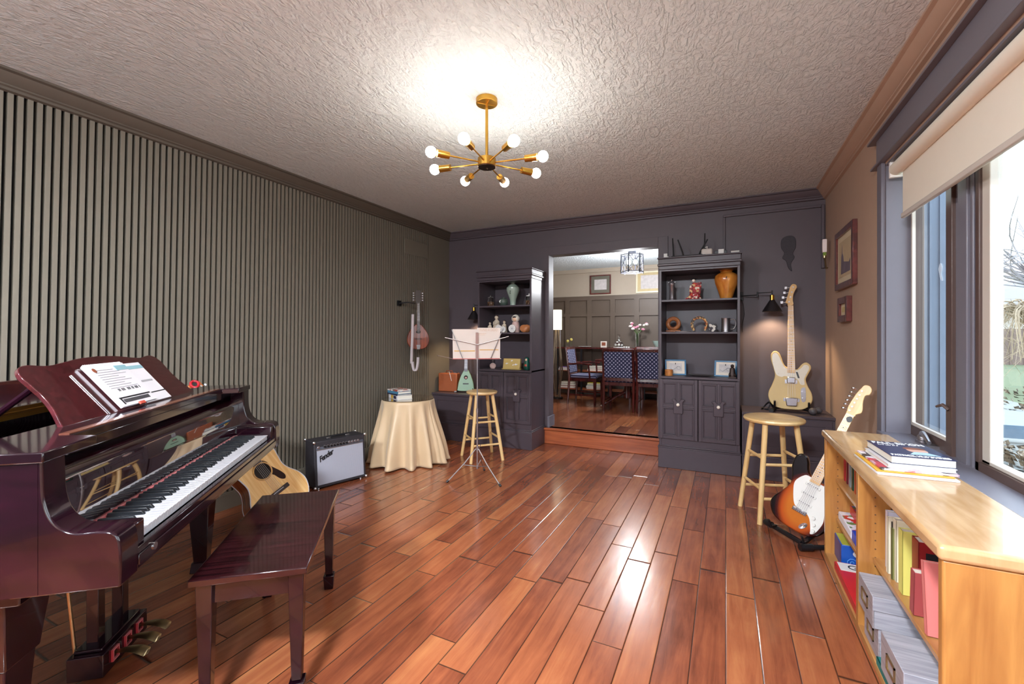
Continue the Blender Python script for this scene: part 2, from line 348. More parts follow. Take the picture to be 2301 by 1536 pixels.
# back wall with the doorway
DX0, DX1, DZ = -1.915, -.655, 2.255
b = MB().box(-3.6, DX0, YB, 5.09, 0, ZC).box(DX1, 1.02, YB, 5.09, 0, ZC).box(DX0, DX1, YB, 5.09, DZ, ZC)
struct(b.build('wall_back', m_dark), 'charcoal back wall around the open doorway')
b = MB().box(DX0-.1, DX0, YB-.015, YB, .19, DZ+.1).box(DX1, DX1+.1, YB-.015, YB, .19, DZ+.1).box(DX0, DX1, YB-.015, YB, DZ, DZ+.1)
struct(b.build('trim_4', m_dark, bevel=.002), 'flat charcoal casing around the doorway')
b = MB().box(DX0-.012, DX0+.014, YB-.03, 5.1, .19, .32); struct(b.build('trim_5', m_trim, bevel=.002), 'small plinth block at the foot of the left door jamb')
b = MB().box(-1.97, -.58, 4.905, 5.0, 0, .165).box(-1.97, -.58, 4.88, 5.0, .165, .19)
struct(b.build('trim_6', m_red, bevel=.006), 'red wooden step up into the dining room')
# right wall with window opening y 3.245 .. -.75, z .735 .. 2.29
WY1, WY0, WZ0, WZ1 = 3.245, -.75, .735, 2.29
b = MB().box(XR, 1.0, WY1, 5.0, 0, ZC).box(XR, 1.0, -2.1, WY0, 0, ZC).box(XR, 1.0, WY0, WY1, 0, WZ0).box(XR, 1.0, WY0, WY1, WZ1, ZC)
struct(b.build('wall_right', m_tan), 'tan painted wall with the wide window')
b = MB().box(XR-.02, XR, WY1, 3.324, .70, 2.313).box(XR-.02, XR, WY0-.08, WY0, .70, 2.313)
b.box(XR-.022, XR, WY0-.1, 3.33, 2.313+.012, 2.458).box(XR-.05, XR, WY0-.14, 3.40, 2.458, 2.472).box(XR-.035, XR, WY0-.12, 3.40, 2.303, 2.317)
struct(b.build('trim_7', m_trim, bevel=.002), 'purple grey window casing and header with capped boards')
b = MB().box(XR, .965, WY1-.012, WY1, WZ0, WZ1).box(XR, .965, WY0, WY0+.012, WZ0, WZ1).box(XR, .965, WY0, WY1, WZ1-.012, WZ1)
struct(b.build('trim_8', m_trim), 'grey window jamb lining')
b = MB().box(.80, 1.0, WY0-.03, WY1+.03, WZ0-.03, WZ0+.003); struct(b.build('trim_9', m_trim, bevel=.004), 'blue grey window sill behind the oak bookcase')
# window: casement unit and two fixed panes
w1 = struct(MB().box(.945, 1.0, 3.217, WY1-.01, WZ0, WZ1).box(.945, 1.0, 2.708, 3.217, WZ0, .795).box(.945, 1.0, 2.708, 3.217, 2.24, WZ1).box(.935, 1.0, 2.705, 2.765, WZ0, WZ1).build('window_1', m_bronze, bevel=.003), 'narrow bronze framed casement window')
MB().box(.940, .955, 2.765, 3.2, .795, .812).box(.940, .955, 3.195, 3.212, .795, 2.24).build('glazing_bead', m_vinyl, w1)
MB().box(.972, .976, 2.765, 3.215, .80, 2.24).build('pane', m_glass, w1)
b = MB(); b.box(.90, .955, 2.86, 3.02, .738, .75).tube([(.925, 3.0, .765), (.915, 2.97, .79), (.905, 2.90, .785), (.90, 2.84, .768)], [.012, .014, .011, .009]).ball((.925, 3.0, .762), .024)
b.build('crank_handle', m_steel, w1); MB().tube([(.935, 2.73, .95), (.92, 2.75, .97), (.915, 2.80, .955)], [.008, .008, .006]).build('latch', m_bronze, w1)
w2 = MB()
for k, (ya, yb) in enumerate([(WY0+.012, .78), (.98, 2.505)]):
    w2.box(.94, 1.0, ya, ya+.06, WZ0, WZ1).box(.94, 1.0, yb-.03, yb, WZ0, WZ1).box(.94, 1.0, ya, yb, WZ0, .775).box(.94, 1.0, ya, yb, 2.25, WZ1)
w2 = struct(w2.build('window_2', m_bronze, bevel=.003), 'large bronze framed fixed windows')
b = MB()
for ya, yb in [(WY0+.07, .75), (1.04, 2.475)]:
    b.box(.95, .99, yb-.06, yb, .775, 2.25).box(.95, .99, ya, ya+.06, .775, 2.25).box(.95, .99, ya, yb, .775, .79)
b.build('glazing_bead', m_vinyl, w2, bevel=.003)
MB().box(.972, .976, 1.09, 2.42, .785, 2.25).box(.972, .976, WY0+.1, .70, .785, 2.25).build('pane', m_glass, w2)
b = MB()
for ya, yb in [(2.505, 2.708), (.78, .98)]:
    b.box(.95, 1.0, ya, yb, WZ0, WZ1).box(.935, .95, ya+.06, yb-.06, WZ0, WZ1).box(.94, .95, ya+.02, ya+.045, WZ0, WZ1)
struct(b.build('trim_10', m_trim, bevel=.004), 'grey mullions between the window units')
# wall behind the viewer
b = MB().box(-3.6, 1.02, -2.2, -2.1, 0, ZC)
struct(b.build('wall_front', mat('umber_wall_paint', '#41373a', .7)))

# ---------------------------------------------------------------- dining room beyond the step
FZ = .19; DY = 8.05; DC = 2.535
m_dpan = mat('olive_wainscot_paint', '#5e5045', .5, var=.05, bump=.1)
m_beige = mat('warm_beige_paint', '#b3a594', .7, var=.03)
b = MB().box(-3.7, 1.4, 4.92, DY+.1, FZ-.1, FZ); struct(b.build('floor.001', m_floor), 'dining room hardwood floor one step up')
b = MB().box(-3.7, 1.4, 5.0, DY+.1, DC, DC+.1); struct(b.build('ceiling.001', bpy.data.materials['ceiling_plaster']), 'dining room textured ceiling')
b = MB().box(-3.7, 1.4, DY, DY+.1, FZ, DC); struct(b.build('wall_back.001', m_beige), 'dining room far wall, beige above the panelling')
b = MB().box(-3.8, -3.6, 5.0, DY+.1, FZ, DC); struct(b.build('wall_left.001', m_beige))
b = MB().box(1.3, 1.4, 5.0, 5.7, FZ, DC).box(1.3, 1.4, 7.6, DY+.1, FZ, DC).box(1.3, 1.4, 5.7, 7.6, FZ, .9).box(1.3, 1.4, 5.7, 7.6, 2.35, DC)
struct(b.build('wall_right.001', m_beige)); b = MB()
for yy in (5.7, 6.6, 7.55): b.box(1.32, 1.38, yy, yy+.05, .9, 2.35)
for z in (.9, 2.3): b.box(1.32, 1.38, 5.7, 7.6, z, z+.05)
struct(b.build('window_4', m_white))
b = MB().box(-3.6, 1.3, DY-.012, DY, FZ, 2.01).box(-3.6, 1.3, DY-.046, DY, 1.945, 2.01).box(-3.6, 1.3, DY-.04, DY, 2.01, 2.025).box(-3.6, 1.3, DY-.046, DY, 1.645, 1.705).box(-3.6, 1.3, DY-.03, DY, FZ, .42)
x = -2.77-.432*2
while x < 1.3: b.box(x, x+.09, DY-.045, DY, .42, 1.945); x += .432
struct(b.build('trim_11', m_dpan, smooth=False), 'dark board and batten panelling on the dining room wall')
b = MB().box(-3.6, 1.3, DY-.04, DY, DC-.07, DC); struct(b.build('trim_12', m_beige))

# ---------------------------------------------------------------- outdoors seen through the window
m_siding = mat('blue_grey_siding', '#6a7688', .6, var=.08); m_conc = mat('pale_concrete', '#8a8880', .9, var=.06, vscale=3)
m_grass = mat('winter_lawn', '#6a7050', 1, var=.25, vscale=20); m_mulch = patches('leaf_mulch', ['#6a5c4a', '#54473a', '#84735f', '#3c3228', '#968876'], 25, .95)
b = MB().box(1.06, 1.492, 4.3, 4.9, -.3, 3.3)
for k in range(7): b.box(1.07+k*.058, 1.085+k*.058, 4.285, 4.3, -.3, 3.3)
struct(b.build('wall_exterior', m_siding), 'blue grey exterior wall of the house seen through the casement')
struct(MB().box(1.0, 60, -30, 60, -.4, -.16).build('ground', m_grass), 'pale winter lawn outside')
tag(MB().box(1.05, 5.5, 2, 4.27, -.17, -.12).box(1.52, 5.5, 4.27, 14, -.17, -.12).build('garden_path', m_conc), 'pale concrete path outside the large window', 'path')
b = MB()
for i in range(700):
    x, y = random.choice([(random.uniform(1.9, 3.2), random.uniform(5.6, 8.0)), (random.uniform(4.6, 9), random.uniform(11, 16))]); a = random.uniform(0, 3.14); l = random.uniform(.04, .13); h = random.uniform(0, .1)
    b.add([(x, y, -.12+h), (x+l*math.cos(a), y+l*math.sin(a), -.1+h), (x+l*math.cos(a)+.03, y+l*math.sin(a)+.03, -.12+h*.5), (x+.02, y-.03, -.1)], [(0, 1, 2, 3)])
tag(b.build('leaf_litter', m_mulch), 'dry brown leaf litter on the garden beds', 'leaves', kind='stuff')
b = MB()
for k in range(5): b.box(2.4, 4.6, 8.0+k*.03, 8.022+k*.03, -.05-.0*k, .12-k*.012)
tag(b.build('garden_edging', mat('slate_blue_plastic', '#5c6f80', .5)), 'ribbed slate blue edging beside the garden bed', 'edging')
def tree(name, label, x, y, h, spread, seedv, weep, m1, n=26, r0=.09):
    random.seed(seedv); t = thing(name, label, 'tree', (x, y, -.16)); b = MB()
    b.tube([(0, 0, 0), (.03, .02, h*.35), (-.02, 0, h*.7)], [r0, r0*.8, r0*.6], 8); b.build('trunk', m1, t); b = MB()
    for i in range(n):
        a = random.uniform(0, 6.28); l = spread*random.uniform(.5, 1); zz = h*random.uniform(.62, .72)
        if weep: pts = [(0, 0, zz), (l*.4*math.cos(a), l*.4*math.sin(a), h*random.uniform(.9, 1.02)), (l*.8*math.cos(a), l*.8*math.sin(a), h*.85), (l*math.cos(a+.1), l*math.sin(a+.1), h*random.uniform(.3, .6))]
        else: pts = [(0, 0, zz), (l*.4*math.cos(a), l*.4*math.sin(a), h*random.uniform(.7, 1)), (l*math.cos(a+.3), l*math.sin(a+.3), h*random.uniform(.8, 1.3))]
        pts = spline(pts, 4, False); b.tube(pts, [r0*.22*(1-j/len(pts))+.006 for j in range(len(pts))], 4)
        for j in range(7):
            p = Vector(random.choice(pts[3:])); d = Vector((random.uniform(-1, 1), random.uniform(-1, 1), random.uniform(-1.2, .2) if weep else random.uniform(-.2, 1)))*spread*.3
            b.tube([p, p+d*.5+Vector((0, 0, .02)), p+d], [.006, .005, .003], 3)
    b.build('branches', m1, t); return t
m_bark = mat('tan_bark', '#9c8a72', .9, var=.2); m_bark2 = mat('grey_bark', '#8b878a', .9, var=.2)
tree('weeping_tree', 'small weeping tree with drooping bare branches outside', 7.0, 15.6, 2.3, 1.9, 3, True, m_bark, 60)
tree('bare_tree', 'tall bare grey tree in the distance beyond the fence', 11.3, 25.5, 5.5, 4.5, 5, False, m_bark2, 60, .14)
dup_t = tree('bare_tree', 'second distant bare tree right of the weeping tree', 9.5, 19.5, 4.2, 3, 9, False, m_bark2, 40, .1)
b = MB(); b.box(8, 40, 30, 30.15, -.16, 1.6)
for k in range(60): b.box(8+k*.5, 8.05+k*.5, 29.96, 30, -.16, 1.65)
tag(b.build('garden_fence', mat('brown_fence', '#7d6a62', .8, var=.1)), 'long brown board fence at the end of the garden', 'fence')
h = thing('neighbour_house', 'low distant house with a grey roof behind the fence', 'house', (26, 42, -.16)); MB().box(-9, 9, -3, 3, 0, 3).build('wall', mat('house_wall', '#b9b2ae', .8), h)
MB().prism([(-10, 3), (10, 3), (7, 5.5), (-7, 5.5)], -3.6, 3.6, 'xz').build('roof', mat('house_roof', '#8a8890', .8), h)
random.seed(7)
m_decal = mat('frosted_white_film', '#e6eef6', .6, var=.05); m_decal.node_tree.nodes['Principled BSDF'].inputs['Alpha'].default_value = .35; n = 0
for (yy, zz, s, lab) in [(2.92, 1.62, .05, 'white frosted leaf decal on the casement glass, left of two'), (2.83, 1.62, .05, 'white frosted leaf decal beside the casement stile, right of two'),
                      (2.34, 1.93, .04, 'frosted leaf decal high on the large pane below the blind'), (2.33, 1.78, .04, 'frosted leaf decal on the large pane, middle of the left column'), (2.25, 1.74, .04, 'frosted leaf decal near the right edge of the photo'), (2.28, 1.62, .06, 'largest frosted leaf decal beside the roof corner on the large pane')]:
    p = spline([(0, -s*.8), (s*.25, -s*.2), (s*.45, s*.3), (0, s*.8), (-s*.4, s*.3), (-s*.2, -s*.3), (-s*.5, -s)], 4)
    o = MB().prism([(yy+a, zz+c) for a, c in p], .968, .9695, 'yz').build('window_decal', m_decal); tag(o, lab, 'decal', 'frosted decals on the window glass')

# roller blind
t = thing('roller_blind', 'cream roller blind pulled a third of the way down the window', 'blind', (.866, 0, 2.235))
MB().cyl((0, -.55, 0), (0, 3.17, 0), .036, n=28).build('roller', m_blind, t)
MB().box(.012, .016, -.53, 3.12, -.275, .0).build('fabric', m_blind, t)
MB().box(.004, .022, -.53, 3.125, -.292, -.262).build('hem_bar', m_vinyl, t, bevel=.005)
MB().box(-.03, .03, 3.17, 3.195, -.045, .05).build('bracket', m_white, t, bevel=.004)

# unseen fill lights, added behind the viewer to brighten the whole room
for q, (xx, yy) in enumerate([(-2.2, -.9), (-.4, -.9)]):
    t = thing('fill_light', 'unseen round fill light added behind the viewer, %s of two' % ('left', 'right')[q], 'fill light', (xx, yy, ZC))
    MB().cyl((0, 0, -.03), (0, 0, 0), .2, n=40).build('rim', m_white, t); MB().lathe([(.19, -.03), (.15, -.07), (.001, -.085)], n=36).build('diffuser', mat('fill_light_diffuser', '#ffffff', .5, emit=(.86, .93, 1), estr=250), t)
# ---------------------------------------------------------------- grand piano (x along the keys, y into the case)
PZ = math.atan2(.765, -.644); PO = (-1.50, .651, 0)
P = thing('grand_piano', 'glossy mahogany baby grand piano with raised music desk', 'piano', PO, PZ)
outer = [(-.136, .14), (-.136, .95)] + spline([(-.136, 1.0), (-.10, 1.22), (.05, 1.40), (.28, 1.46), (.50, 1.40), (.68, 1.2), (.85, .98), (1.08, .84), (1.27, .72), (1.366, .52)], 5, False) + [(1.366, .14)]
def inset(poly, d):
    out = []; n = len(poly)
    for i, p in enumerate(poly):
        a = Vector(poly[i-1]) if i else Vector(p); c = Vector(poly[(i+1) % n]) if i < n-1 else Vector(p)
        t = (c-a).normalized(); out.append((p[0]-t.y*-d*-1 if False else p[0]+t.y*d*1, p[1]-t.x*d))
    return out
inner = inset(outer, .045)
b = MB(); n = len(outer); vs = [(x, y, z) for z in (.66, 1.0) for x, y in outer]+[(x, y, z) for z in (.66, 1.0) for x, y in inner]
fs = []
for i in range(n-1):
    fs += [(i, i+1, n+i+1, n+i), (2*n+i+1, 2*n+i, 3*n+i, 3*n+i+1), (n+i, n+i+1, 3*n+i+1, 3*n+i), (i+1, i, 2*n+i, 2*n+i+1)]
fs += [(0, n, 3*n, 2*n), (n-1, 3*n-1, 4*n-1, 2*n-1)]
b.add(vs, fs); b.build('case', m_mahog, P)
arm = [(.20, .655), (-.03, .655)] + spline([(-.03, .66), (-.032, .72), (-.028, .775), (-.012, .797), (.02, .803), (.06, .803), (.09, .815), (.115, .845), (.128, .89), (.131, .94), (.132, 1.0)], 5, False) + [(.20, 1.0)]
arm = [(y, z) for y, z in arm]
MB().prism(arm, -.135, -.055, 'yz').build('arm', m_mahog, P, bevel=.006)
MB().prism(arm, 1.285, 1.365, 'yz').build('arm', m_mahog, P, bevel=.006)
MB().box(-.055, -.002, -.02, .16, .70, .785).build('key_block', m_mahog, P, bevel=.006); MB().box(1.24, 1.285, -.02, .16, .70, .79).build('key_block', m_mahog, P, bevel=.006)
MB().box(-.06, 1.29, -.01, .62, .655, .70).box(-.10, 1.33, .2, 1.0, .62, .66).build('keybed', m_mahog, P, bevel=.004)
MB().box(-.055, 1.285, -.028, -.008, .66, .718).box(-.055, 1.285, -.033, -.028, .672, .70).build('key_slip', m_mahog, P, bevel=.003)
o = MB().cyl((.02, -.028, .69), (.02, -.036, .69), .011).build('lock', m_chrome, P); o['label'] = 'round chrome lock'
nm = 0; wm = None; bm_ = None
KP = 1.236/52
for k in range(88):
    s = (k+9) % 12; isb = s in (1, 3, 6, 8, 10)
    if not isb:
        x = nm*KP
        if wm is None:
            o = MB().box(.0009, KP-.0009, 0, .152, .716, .742).box(.0009, KP-.0009, -.003, .02, .7375, .7425).build('white_key', m_ivory, P, bevel=.0012); wm = o.data; o.location.x = x
        else:
            o = bpy.data.objects.new('white_key', wm); C.objects.link(o); o.parent = P; o.location.x = x; md = o.modifiers.new('bevel', 'BEVEL'); md.width = .0012; md.segments = 2
        nm += 1
    else:
        x = nm*KP + {1: -.0015, 3: .0015, 6: -.002, 8: 0, 10: .002}[s]
        if bm_ is None:
            o = MB().taper((0, .098, .742), (.0058, .05), (0, .101, .7545), (.0045, .045)).build('black_key', m_ebony, P, bevel=.0015); bm_ = o.data; o.location.x = x
        else:
            o = bpy.data.objects.new('black_key', bm_); C.objects.link(o); o.parent = P; o.location.x = x; md = o.modifiers.new('bevel', 'BEVEL'); md.width = .0015; md.segments = 2
MB().box(0, 1.24, .149, .158, .735, .7475).build('felt_strip', m_felt, P)
b = MB(); b.prism([(.158, .72), (.158, .905), (.166, .922), (.18, .932), (.255, .938), (.255, .925), (.19, .915), (.18, .72)], -.055, 1.285, 'yz'); b.build('fallboard', m_mirror, P, bevel=.003)
b = MB(); b.prism([(-.142, .125), (.055, .125), (.075, .2), (1.17, .2), (1.19, .125), (1.372, .125), (1.372, .36), (-.142, .36)], .985, 1.012); b.box(.078, 1.167, .2, .22, .955, .99); b.build('front_rail', m_mahog, P, bevel=.004)
b = MB(); b.box(.08, 1.165, .206, .232, 1.012, 1.015); b.build('desk_shelf', wood('light_edge_mahogany', '#5d3428', '#80523f', .2, .5, scale=(3, 30, 30)), P)
b = MB(); b.prism(inset(outer, .05)[1:-1], .80, .84); b.build('soundboard', mat('iron_plate_gold', '#8c6a2e', .45, .7, var=.15), P)
b = MB()
for k in range(60):
    xx = .02+k*.02; b.cyl((xx, .27+.02*(k % 3), .84), (xx, .27+.02*(k % 3), .905), .0035, n=6)
b.build('tuning_pin', m_steel, P)['kind'] = 'stuff'
b = MB()
for k in range(70): xx = .02+k*.0175; b.box(xx, xx+.0012, .3, 1.0, .868, .8692)
b.build('string', m_steel, P)['kind'] = 'stuff'
lid = [(-.14, .62), (-.14, .98)] + [p for p in inset(outer, -.012)[2:-2] if p[1] > .62] + [(1.372, .62)]
MB().prism(lid, 1.002, 1.022).build('lid', m_mahog, P, bevel=.004)
MB().box(-.14, 1.37, .60, .93, 1.028, 1.045).build('lid_flap', m_mahog, P, bevel=.004)
MB().box(-.05, 1.28, .93, .95, 1.028, 1.10).build('lid_flap_edge', m_mahog2, P, bevel=.003)
b = MB().cyl((-.12, .598, 1.026), (1.35, .598, 1.026), .005).box(-.12, 1.35, .596, .598, 1.004, 1.022).box(-.12, 1.35, .596, .598, 1.03, 1.044); b.build('hinge', m_brass, P)
# music desk, leaning back
TL = math.atan2(.14, .17)
DM = Matrix.Translation((0, .30, 1.012)) @ Matrix.Rotation(-TL, 4, 'X')      # local x = a, z = up the desk
half = [(0, .262), (.10, .258), (.19, .246), (.27, .237), (.345, .246), (.385, .236), (.405, .205), (.402, .16), (.40, .12), (.41, .07), (.432, .02), (.44, 0)]
ol = spline([(.66+a, c) for a, c in half], 4, False) + spline([(.66-a*1.03, c) for a, c in half[::-1]], 4, False)
b = MB(); b.T = DM; b.prism(ol, 0, .014, 'xz'); b.build('music_desk', m_mahog2, P, bevel=.003)
for x in (.26, 1.06): MB().tube([(x, .56, 1.0), (x, .41, 1.13)], .010, 8).build('desk_strut', m_mahog, P)
b = MB(); b.T = DM; b.box(.432, .437, -.004, -.001, .0, .185) ; b.build('page_holder', m_steel, P)
# legs, pedals
def pleg(x, y):
    b = MB(); b.taper((x, y, .06), (.03, .03), (x, y, .42), (.052, .052)).taper((x, y, .42), (.058, .058), (x, y, .62), (.085, .075)).taper((x, y, .02), (.045, .045), (x, y, .075), (.038, .038))
    b.cyl((x, y, 0), (x, y, .03), .02); b.build('leg', m_mahog, P, bevel=.004)
pleg(.02, .33); pleg(1.27, .33); pleg(.25, 1.2)
MB().box(.48, .77, .345, .46, .028, .115).box(.50, .75, .36, .45, .115, .128).build('pedal_box', m_mahog, P, bevel=.004)
for x in (.545, .695): MB().box(x-.02, x+.02, .385, .425, .12, .64).build('lyre_post', m_mahog, P, bevel=.003)
for x in (.55, .70): MB().cyl((x, .52, .63), (x-.03, .455, .10), .006).build('brace_rod', m_brassold, P)
for x in (.545, .625, .705):
    b = MB(); prof = spline([(.36, .075), (.31, .085), (.27, .08), (.245, .068), (.235, .06)], 4, False)
    vs = []; W_ = [.009+.018*min(1, max(0, (.36-p[0])/.1)) for p in prof]; W_[-1] = .013; W_[-2] *= .8
    for (yy, zz), w in zip(prof, W_): vs += [(x-w, yy, zz), (x, yy, zz+.008), (x+w, yy, zz), (x, yy, zz-.006)]
    fs = [(4*i+k, 4*i+(k+1) % 4, 4*i+4+(k+1) % 4, 4*i+4+k) for i in range(len(prof)-1) for k in range(4)]
    fs += [(3, 2, 1, 0), tuple(4*(len(prof)-1)+k for k in range(4))]
    b.add(vs, fs); q = b.build('pedal', m_brassold, P, angle=60); MB().ring(x-.02, x+.02, .055, .10, .006, .338, .346).build('felt_bushing', m_felt, q)
# music books on the desk
def on_desk(u, w, lift): return Matrix.Translation(PO) @ Matrix.Rotation(PZ, 4, 'Z') @ DM @ Matrix.Translation((u, -lift, w))
m_grey = mat('print_grey', '#8f8d96', .7); m_teal = mat('print_teal', '#8fb9c4', .6); m_coral = mat('print_coral', '#c8503f', .6)
t = thing('spiral_music_book', 'open white spiral-bound piano lesson book with a printed keyboard strip, on the music desk', 'book', M=on_desk(.50, .008, .012))
b = MB().box(0, .235, -.004, .006, 0, .20); b.build('pages', m_paper, t)
b = MB()
for k in range(22): xx = .008+k*.0102; b.tube([(xx, .006, .193), (xx, .007, .204), (xx, -.003, .206), (xx, -.006, .196)], .0012, 5)
b.build('spiral_binding', m_white, t)
b = MB()
for k in range(9): b.box(.03, .2-.03*(k % 3), -.0052, -.004, .085+k*.011, .0862+k*.011)
b.build('text_line', m_grey, t)['kind'] = 'stuff'
b = MB(); b.box(.02, .225, -.0052, -.004, .034, .040)
for k in range(26): b.box(.035+k*.0066, .0385+k*.0066, -.0052, -.004, .014, .030)
for k, w in enumerate('11011100111011011101'): 
    if w == '1': b.box(.06+k*.0072, .063+k*.0072, -.0052, -.004, .068, .080)
b.box(.022, .03, -.0052, -.004, .008, .034); b.build('keyboard_diagram', m_ink, t)
b = MB(); b.box(.16, .235, -.0055, -.004, .165, .188); b.build('teal_label', m_teal, t)
b = MB(); b.ball((.035, -.0045, .175), .011, sc=(1, .1, 1)); b.build('portrait_print', mat('portrait_print', '#8a4a30', .6, var=.4), t)
t = thing('music_book', 'white piano lesson book tilted behind the spiral-bound one, its teal band showing', 'book', M=on_desk(.68, .004, .001))
MB().box(0, .19, -.004, .0, 0, .205).build('pages', m_paper, t); MB().box(.02, .19, -.0046, -.004, .172, .190).build('teal_band', m_teal, t)
b = MB(); b.box(.02, .19, -.0046, -.004, .04, .045)
for k in range(12): b.box(.09+k*.007, .092+k*.007, -.0046, -.004, .10, .11)
b.build('staff_lines', m_ink, t)
t = MB(); t.T = on_desk(.60, .0, .018); t.box(0, .035, -.004, .002, .0, .012); tag(t.build('page_clip', m_coral), 'small coral red clip at the foot of the piano books', 'clip')

# ---------------------------------------------------------------- piano bench
B = thing('piano_bench', 'dark polished mahogany piano bench with striped grain top', 'bench', PO, PZ)
MB().box(.20, 1.0, -.405, -.04, .462, .487).build('seat', m_bench, B, bevel=.004)
MB().box(.235, .965, -.375, -.36, .385, .462).box(.235, .965, -.085, -.07, .385, .462).box(.235, .25, -.375, -.07, .385, .462).box(.95, .965, -.375, -.07, .385, .462).build('apron', m_mahog, B, bevel=.002)
for x in (.245, .955):
    for y in (-.365, -.08):
        MB().taper((x, y, .075), (.017, .017), (x, y, .46), (.026, .026)).taper((x, y, 0), (.021, .021), (x, y, .07), (.026, .026)).build('leg', m_mahog, B, bevel=.003)

# ---------------------------------------------------------------- guitars
CX, CD = Vector((math.cos(YAW), math.sin(YAW), 0)), Vector((-math.sin(YAW), math.cos(YAW), 0))
def xdz(v): return CX*v[0]+CD*v[1]+Vector((0, 0, v[2]))
def gframe(org, w, ax):       # org world; w, ax in camera-aligned (right, away, up); local x = width, z = neck, -y = front
    x = xdz(w).normalized(); z = xdz(ax); z = (z-x*z.dot(x)).normalized(); return basis(org, x, z.cross(x), z)
m_tele = mat('cream_lacquer', '#dcc189', .14, var=.04, coat=1); m_pg = mat('aged_white_pickguard', '#dcd3bf', .3, var=.03)
m_wpg = mat('white_pickguard', '#e4e2dc', .25, var=.02); m_nmap = wood('maple_neck', '#d2a365', '#e6bf84', .25, .5, scale=(30, 30, 3), bump=0)
m_pearl = mat('dark_inlay', '#2a2422', .4)
def frets(b, z0, z1, w0, w1, n, y, scale):
    for k in range(1, n+1):
        z = z1-scale*(1-2**(-k/12))
        if z < z0: break
        f = (z-z0)/(z1-z0); w = w0+(w1-w0)*f; b.box(-w/2, w/2, y-.0015, y, z-.001, z+.001)
def neck(t, z0, z1, w0, w1, y, m, mf, scale, n=21, dots=True, th=.02):
    b = MB(); b.taper((0, 0, 0), (w0/2, th/2), (0, 0, z1-z0), (w1/2, th/2*.85)); b.v = [(x, yy+y+th/2, z+z0) for x, yy, z in b.v]; q = b.build('neck', m, t, bevel=.004)
    b = MB(); b.taper((0, y-.002, z0), (w0/2, .003), (0, y-.002, z1), (w1/2, .003)); b.build('fretboard', mf, q)
    b = MB(); frets(b, z0, z1, w0, w1, n, y-.005, scale); b.build('fret', m_steel, q)
    if dots:
        b = MB()
        for k in (3, 5, 7, 9, 12, 15, 17, 19):
            z = z1-scale*(1-2**(-(k-.5)/12))
            if z > z0+.005:
                for dx in ((0,) if k != 12 else (-.011, .011)): b.cyl((dx, y-.0048, z), (dx, y-.0062, z), .003, n=8)
        b.build('fret_marker', m_pearl, q)
    return q
def strings(t, n, z0, z1, w0, w1, y):
    b = MB()
    for k in range(n):
        f = (k/(n-1)-.5); b.tube([(f*w0, y, z0), (f*w1, y+.002, z1)], .0009, 5)
    b.build('string_set', m_steel, t)
# --- bass guitar on the bench, facing the room
bM = gframe((.535, 4.68, .625), (.87, -.49, 0), (.09, .10, 1))
t = thing('bass_guitar', 'cream electric bass guitar with a maple neck standing on the right bench', 'guitar', M=bM)
body = spline([(0, 0), (.07, .002), (.125, .03), (.158, .085), (.155, .15), (.125, .22), (.112, .275), (.128, .32), (.150, .37), (.148, .405), (.118, .43), (.085, .415), (.055, .375), (.035, .365),
               (-.035, .385), (-.06, .42), (-.075, .47), (-.095, .515), (-.13, .53), (-.158, .50), (-.158, .44), (-.14, .37), (-.128, .30), (-.15, .22), (-.178, .15), (-.178, .09), (-.145, .03), (-.08, .003)], 5)
MB().prism(body, 0, .042, 'xz').build('body', m_tele, t, bevel=.008, seg=3)
pgd = spline([(-.05, .30), (-.075, .29), (-.115, .31), (-.135, .37), (-.148, .44), (-.145, .495), (-.12, .51), (-.10, .49), (-.075, .43), (-.045, .375), (.0, .365), (.045, .355), (.075, .375), (.10, .405), (.13, .40), (.135, .37), (.115, .325), (.098, .28), (.10, .23), (.07, .23), (.05, .27), (.0, .285)], 4)
b = MB().prism(pgd, -.002, .001, 'xz'); b.build('pickguard', m_pg, t)
b = MB()
for x, z in [(-.13, .50), (-.138, .42), (-.10, .32), (-.055, .375), (.06, .365), (.12, .39), (.11, .32), (.08, .24)]: b.cyl((x, -.002, z), (x, -.004, z), .003, n=8)
b.build('screw', m_steel, t)
MB().box(-.035, .03, -.03, -.004, .235, .29).build('pickup_cover', m_chrome, t, bevel=.006); MB().box(-.05, .046, -.005, -.001, .232, .268).build('pickup_ear', m_chrome, t)
b = MB().prism([(-.05, .105), (.05, .105), (.04, .03), (-.04, .03)], -.03, -.002, 'xz'); b.build('bridge_cover', m_chrome, t, bevel=.006); MB().box(-.062, .062, -.004, -.001, .07, .10).build('bridge_plate', m_chrome, t)
MB().prism(spline([(.075, .19), (.105, .20), (.11, .13), (.105, .08), (.08, .075), (.072, .13)], 4), -.004, 0, 'xz').build('control_plate', m_chrome, t)
for z in (.16, .10): MB().cyl((.09, -.003, z), (.09, -.022, z), .012, .011).build('knob', m_chrome, t)
MB().prism([(.035, .34), (.05, .34), (.065, .285), (.05, .285)], -.003, -.001, 'xz').build('thumb_rest', m_black, t)
neck(t, .33, .955, .062, .042, -.008, m_nmap, m_nmap, .864, 20)
hd = spline([(-.021, 0), (-.024, .02), (-.04, .03), (-.03, .07), (-.01, .15), (.0, .185), (.02, .205), (.045, .195), (.05, .17), (.035, .14), (.022, .10), (.018, .05), (.021, .01)], 4)
b = MB(); b.prism([(x, z+.955) for x, z in hd], 0, .016, 'xz'); b.build('headstock', m_nmap, t, bevel=.003)
for k in range(4):
    z = .99+k*.046; x = -.012+k*.011
    q = MB().cyl((x, -.012, z), (x, .0, z), .006).cyl((x-.02, .012, z), (x-.045, .012, z), .005).build('tuning_machine', m_steel, t); MB().box(x-.07, x-.045, .008, .016, z-.014, z+.014).build('tuning_key', m_steel, q, bevel=.003)
strings(t, 4, .07, .955, .055, .03, -.016)
